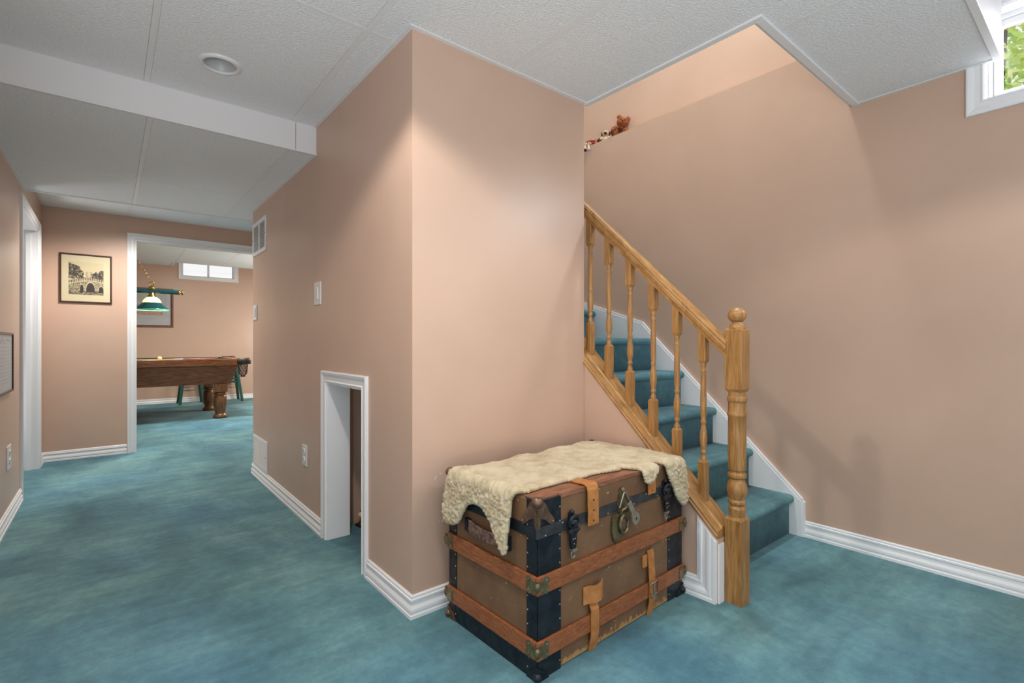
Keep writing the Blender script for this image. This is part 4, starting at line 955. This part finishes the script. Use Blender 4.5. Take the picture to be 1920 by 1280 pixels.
for x, s in ((PX0+.06, 1), (PX1-.07, -1)):
    A = [(x, PY0+.03, PZ-.10), (x, PY1-.03, PZ-.10), (x+s*.085, PY1-.08, PZ-.365), (x+s*.085, PY0+.08, PZ-.365)]
    MB().add(A+[(p[0]+s*.03, p[1], p[2]) for p in A], [(0, 1, 2, 3), (7, 6, 5, 4), (0, 4, 5, 1), (1, 5, 6, 2), (2, 6, 7, 3), (3, 7, 4, 0)]).build('apron', TBLW, tb, bevel=.004)
MB().box((PX0+.17, PY0+.09, PZ-.36), (PX1-.18, PY1-.09, PZ-.33)).build('underside', DARKW, tb)
for x in (PX0+.30, PX1-.285):
    for y in (PY0+.13, PY1-.13):
        mb = MB().lathe([(.080, .0), (.092, .012), (.094, .035), (.080, .055), (.066, .066), (.064, .075), (.074, .12), (.086, .20), (.089, .25), (.084, .300), (.074, .325), (.066, .335), (.080, .345), (.090, .36), (.078, .372), (.074, .38)], (x, y, 0), 20)
        mb.box((x-.085, y-.085, .38), (x+.085, y+.085, .50)); mb.build('leg', TBLV, tb, bevel=.006)
def pocket(x, y, dx, dy, corner_):
    o = MB(); R = .075; ang0 = math.atan2(dy, dx)
    rings = []
    for k in range(13):
        a = ang0-1.9+3.8*k/12; rings.append([(x+r*math.cos(a), y+r*math.sin(a), z) for r, z in ((R, PZ-.085), (R+.03, PZ-.08), (R+.034, PZ-.01), (R+.02, PZ+.010), (R-.004, PZ+.004))])
    o.loft(rings, 0, True); p = o.build('pocket', POCKET, tb, label='dark leather pocket with net')
    nb = MB(); n = 8
    def rad(q): return .062*(1-.18*q) if q < .8 else .062*(.856-2.6*(q-.8))
    for s in (1, -1):
        for k in range(n):
            nb.tube([(x+rad(q/8)*math.cos(2*PI*k/n+s*q*.22), y+rad(q/8)*math.sin(2*PI*k/n+s*q*.22), PZ-.085-.17*q/8) for q in range(9)], .005, 5)
    nb.lathe([(.030, PZ-.27), (.036, PZ-.262), (.030, PZ-.25)], (x, y, 0), 12)
    nb.build('net', POCKET, p)
for x, dx in ((PX0+.07, -1), (PX1-.0, 1)):
    for y, dy in ((PY0+.055, -1), (PY1-.055, 1)): pocket(x, y, dx, dy, True)
for y, dy in ((PY0+.05, -1), (PY1-.05, 1)): pocket((PX0+PX1)/2, y, 0, dy, False)
MB().sph((.585, 9.1, PZ+.001), .031, seg=18, rings=12).build('cue_ball', CREAM, label='cream cue ball on the pool table', cat='ball')
cue = thing('pool_cue', (.65, 8.275, PZ), 'pool cue with a pale shaft and red butt lying on the near rail', 'pool cue')
MB().tube([(.20, 8.27, PZ+.0065), (.70, 8.275, PZ+.0075)], .006, 10, rr=[.005, .0065]).build('shaft', CREAM, cue)
MB().tube([(.70, 8.275, PZ+.0075), (.80, 8.276, PZ+.008)], .007, 10).build('joint', PLAST, cue)
MB().tube([(.80, 8.276, PZ+.0085), (1.22, 8.28, PZ+.010)], .008, 10, rr=[.007, .0085]).build('butt', pm('red_butt_lacquer', (142, 62, 58), .25), cue)
# lamp over the table
LY, LZ2 = 8.87, 1.845
lp = thing('billiard_lamp', (.02, LY, LZ2), 'green and brass billiard lamp with glass shades hanging over the pool table', 'hanging lamp')
MB().tube([(-.76, LY, LZ2), (.80, LY, LZ2)], .032, 16).build('bar', SHADE, lp)
for s, x in ((1, .80), (-1, -.76)):
    MB().lathe([(.034, 0), (.040, s*.008), (.034, s*.016), (.020, s*.022), (.018, s*.030), (.034, s*.040), (.036, s*.052), (.022, s*.066), (.010, s*.072), (.008, s*.088), (.003, s*.10)], (x, LY, LZ2), 16, ax='x').build('end_finial', GOLD, lp)
for x in (.48, .02, -.44):
    MB().lathe([(.036, .03), (.046, .045), (.046, .058), (.030, .070), (.024, .085)], (x, LY, LZ2-.008), 16).build('bar_collar', GOLD, lp)
    sh = thing('shade', (x-.02, 0, 0), None, None); sh.parent = lp
    def L(name, prof, mat_, cap=True):
        mb = MB(); rings = [[(x+r*math.cos(a), LY+r*math.sin(a), z) for a in [k*2*PI/28 for k in range(28)]] for r, z in prof]
        mb.loft(rings, 0, True, cap=cap); return mb.build(name, mat_, sh)
    L('brass_neck', [(.030, 1.822), (.036, 1.81), (.032, 1.795), (.052, 1.775), (.054, 1.758)], GOLD)
    L('milk_glass_top', [(.052, 1.760), (.086, 1.735), (.106, 1.705), (.114, 1.676), (.111, 1.675), (.082, 1.733), (.050, 1.756)], GLOW, False)
    L('green_glass_cone', [(.112, 1.678), (.165, 1.622), (.203, 1.590), (.207, 1.577), (.205, 1.577), (.200, 1.588), (.163, 1.619), (.110, 1.674)], SHADE, False)
    L('shade_rim', [(.2075, 1.580), (.2085, 1.566), (.203, 1.566), (.202, 1.580), (.2075, 1.580)], SHADEI, False)
    MB().sph((x, LY, 1.665), .032, seg=12, rings=8).build('bulb', GLOW, sh)
    pl = lamp('billiard_bulb', 'POINT', (x, LY, 1.60), 5, (1, .88, .62), size=.03)
for x0, x1 in ((.48, .17), (-.44, -.13)):
    MB().tube([(x0+.03*math.cos(a), LY, 1.955+.03*math.sin(a)) for a in [k*2*PI/14 for k in range(14)]], .006, 6, closed=True).build('hanging_loop', GOLD, lp)
    n = 22; mb = MB(); p0 = Vector((x0, LY, 1.985)); p1 = Vector((x1, LY, 2.498)); d = (p1-p0)
    for k in range(n):
        c = p0+d*((k+.5)/n); u = d.normalized()*.017; v = (Vector((0, 1, 0)) if k % 2 else d.normalized().cross(Vector((0, 1, 0))))*.008
        mb.tube([tuple(c+u*math.cos(a)+v*math.sin(a)) for a in [q*2*PI/8 for q in range(8)]], .0025, 5, closed=True)
    mb.build('chain', GOLD, lp)
# stools
def stool(label, loc):
    t = thing('bar_stool', loc, label, 'stool', 'green stools behind the pool table')
    MB().lathe([(.15, .690), (.165, .695), (.170, .710), (.165, .724), (.14, .728)], (0, 0, 0), 24).build('seat', GREEN, t, world=False)
    for sx in (-1, 1):
        for sy in (-1, 1):
            a = Vector((sx*.10, sy*.10, .70)); b = Vector((sx*.185, sy*.185, 0)); w = .021
            MB().loft([[(p.x+i*w, p.y+j*w, p.z) for i, j in ((-1, -1), (1, -1), (1, 1), (-1, 1))] for p in (b, a)], 0, False).build('leg', GREEN, t, world=False)
    def at(z): return .185-(.085/.70)*z
    for z, ax in ((.36, 0), (.42, 0), (.30, 1), (.46, 1)):
        r = at(z)
        for s in (-1, 1):
            p, q = ((-r, s*r, z), (r, s*r, z)) if ax == 0 else ((s*r, -r, z), (s*r, r, z))
            MB().tube([p, q], .011, 8).build('rung', GREEN, t, world=False)
    return t
s1 = stool('dark green wooden stool behind the middle of the pool table', (1.145, 10.60, 0))
s2 = dup(s1, (1.755, 10.62, 0), 'dark green wooden stool standing beyond the pocket end of the pool table')
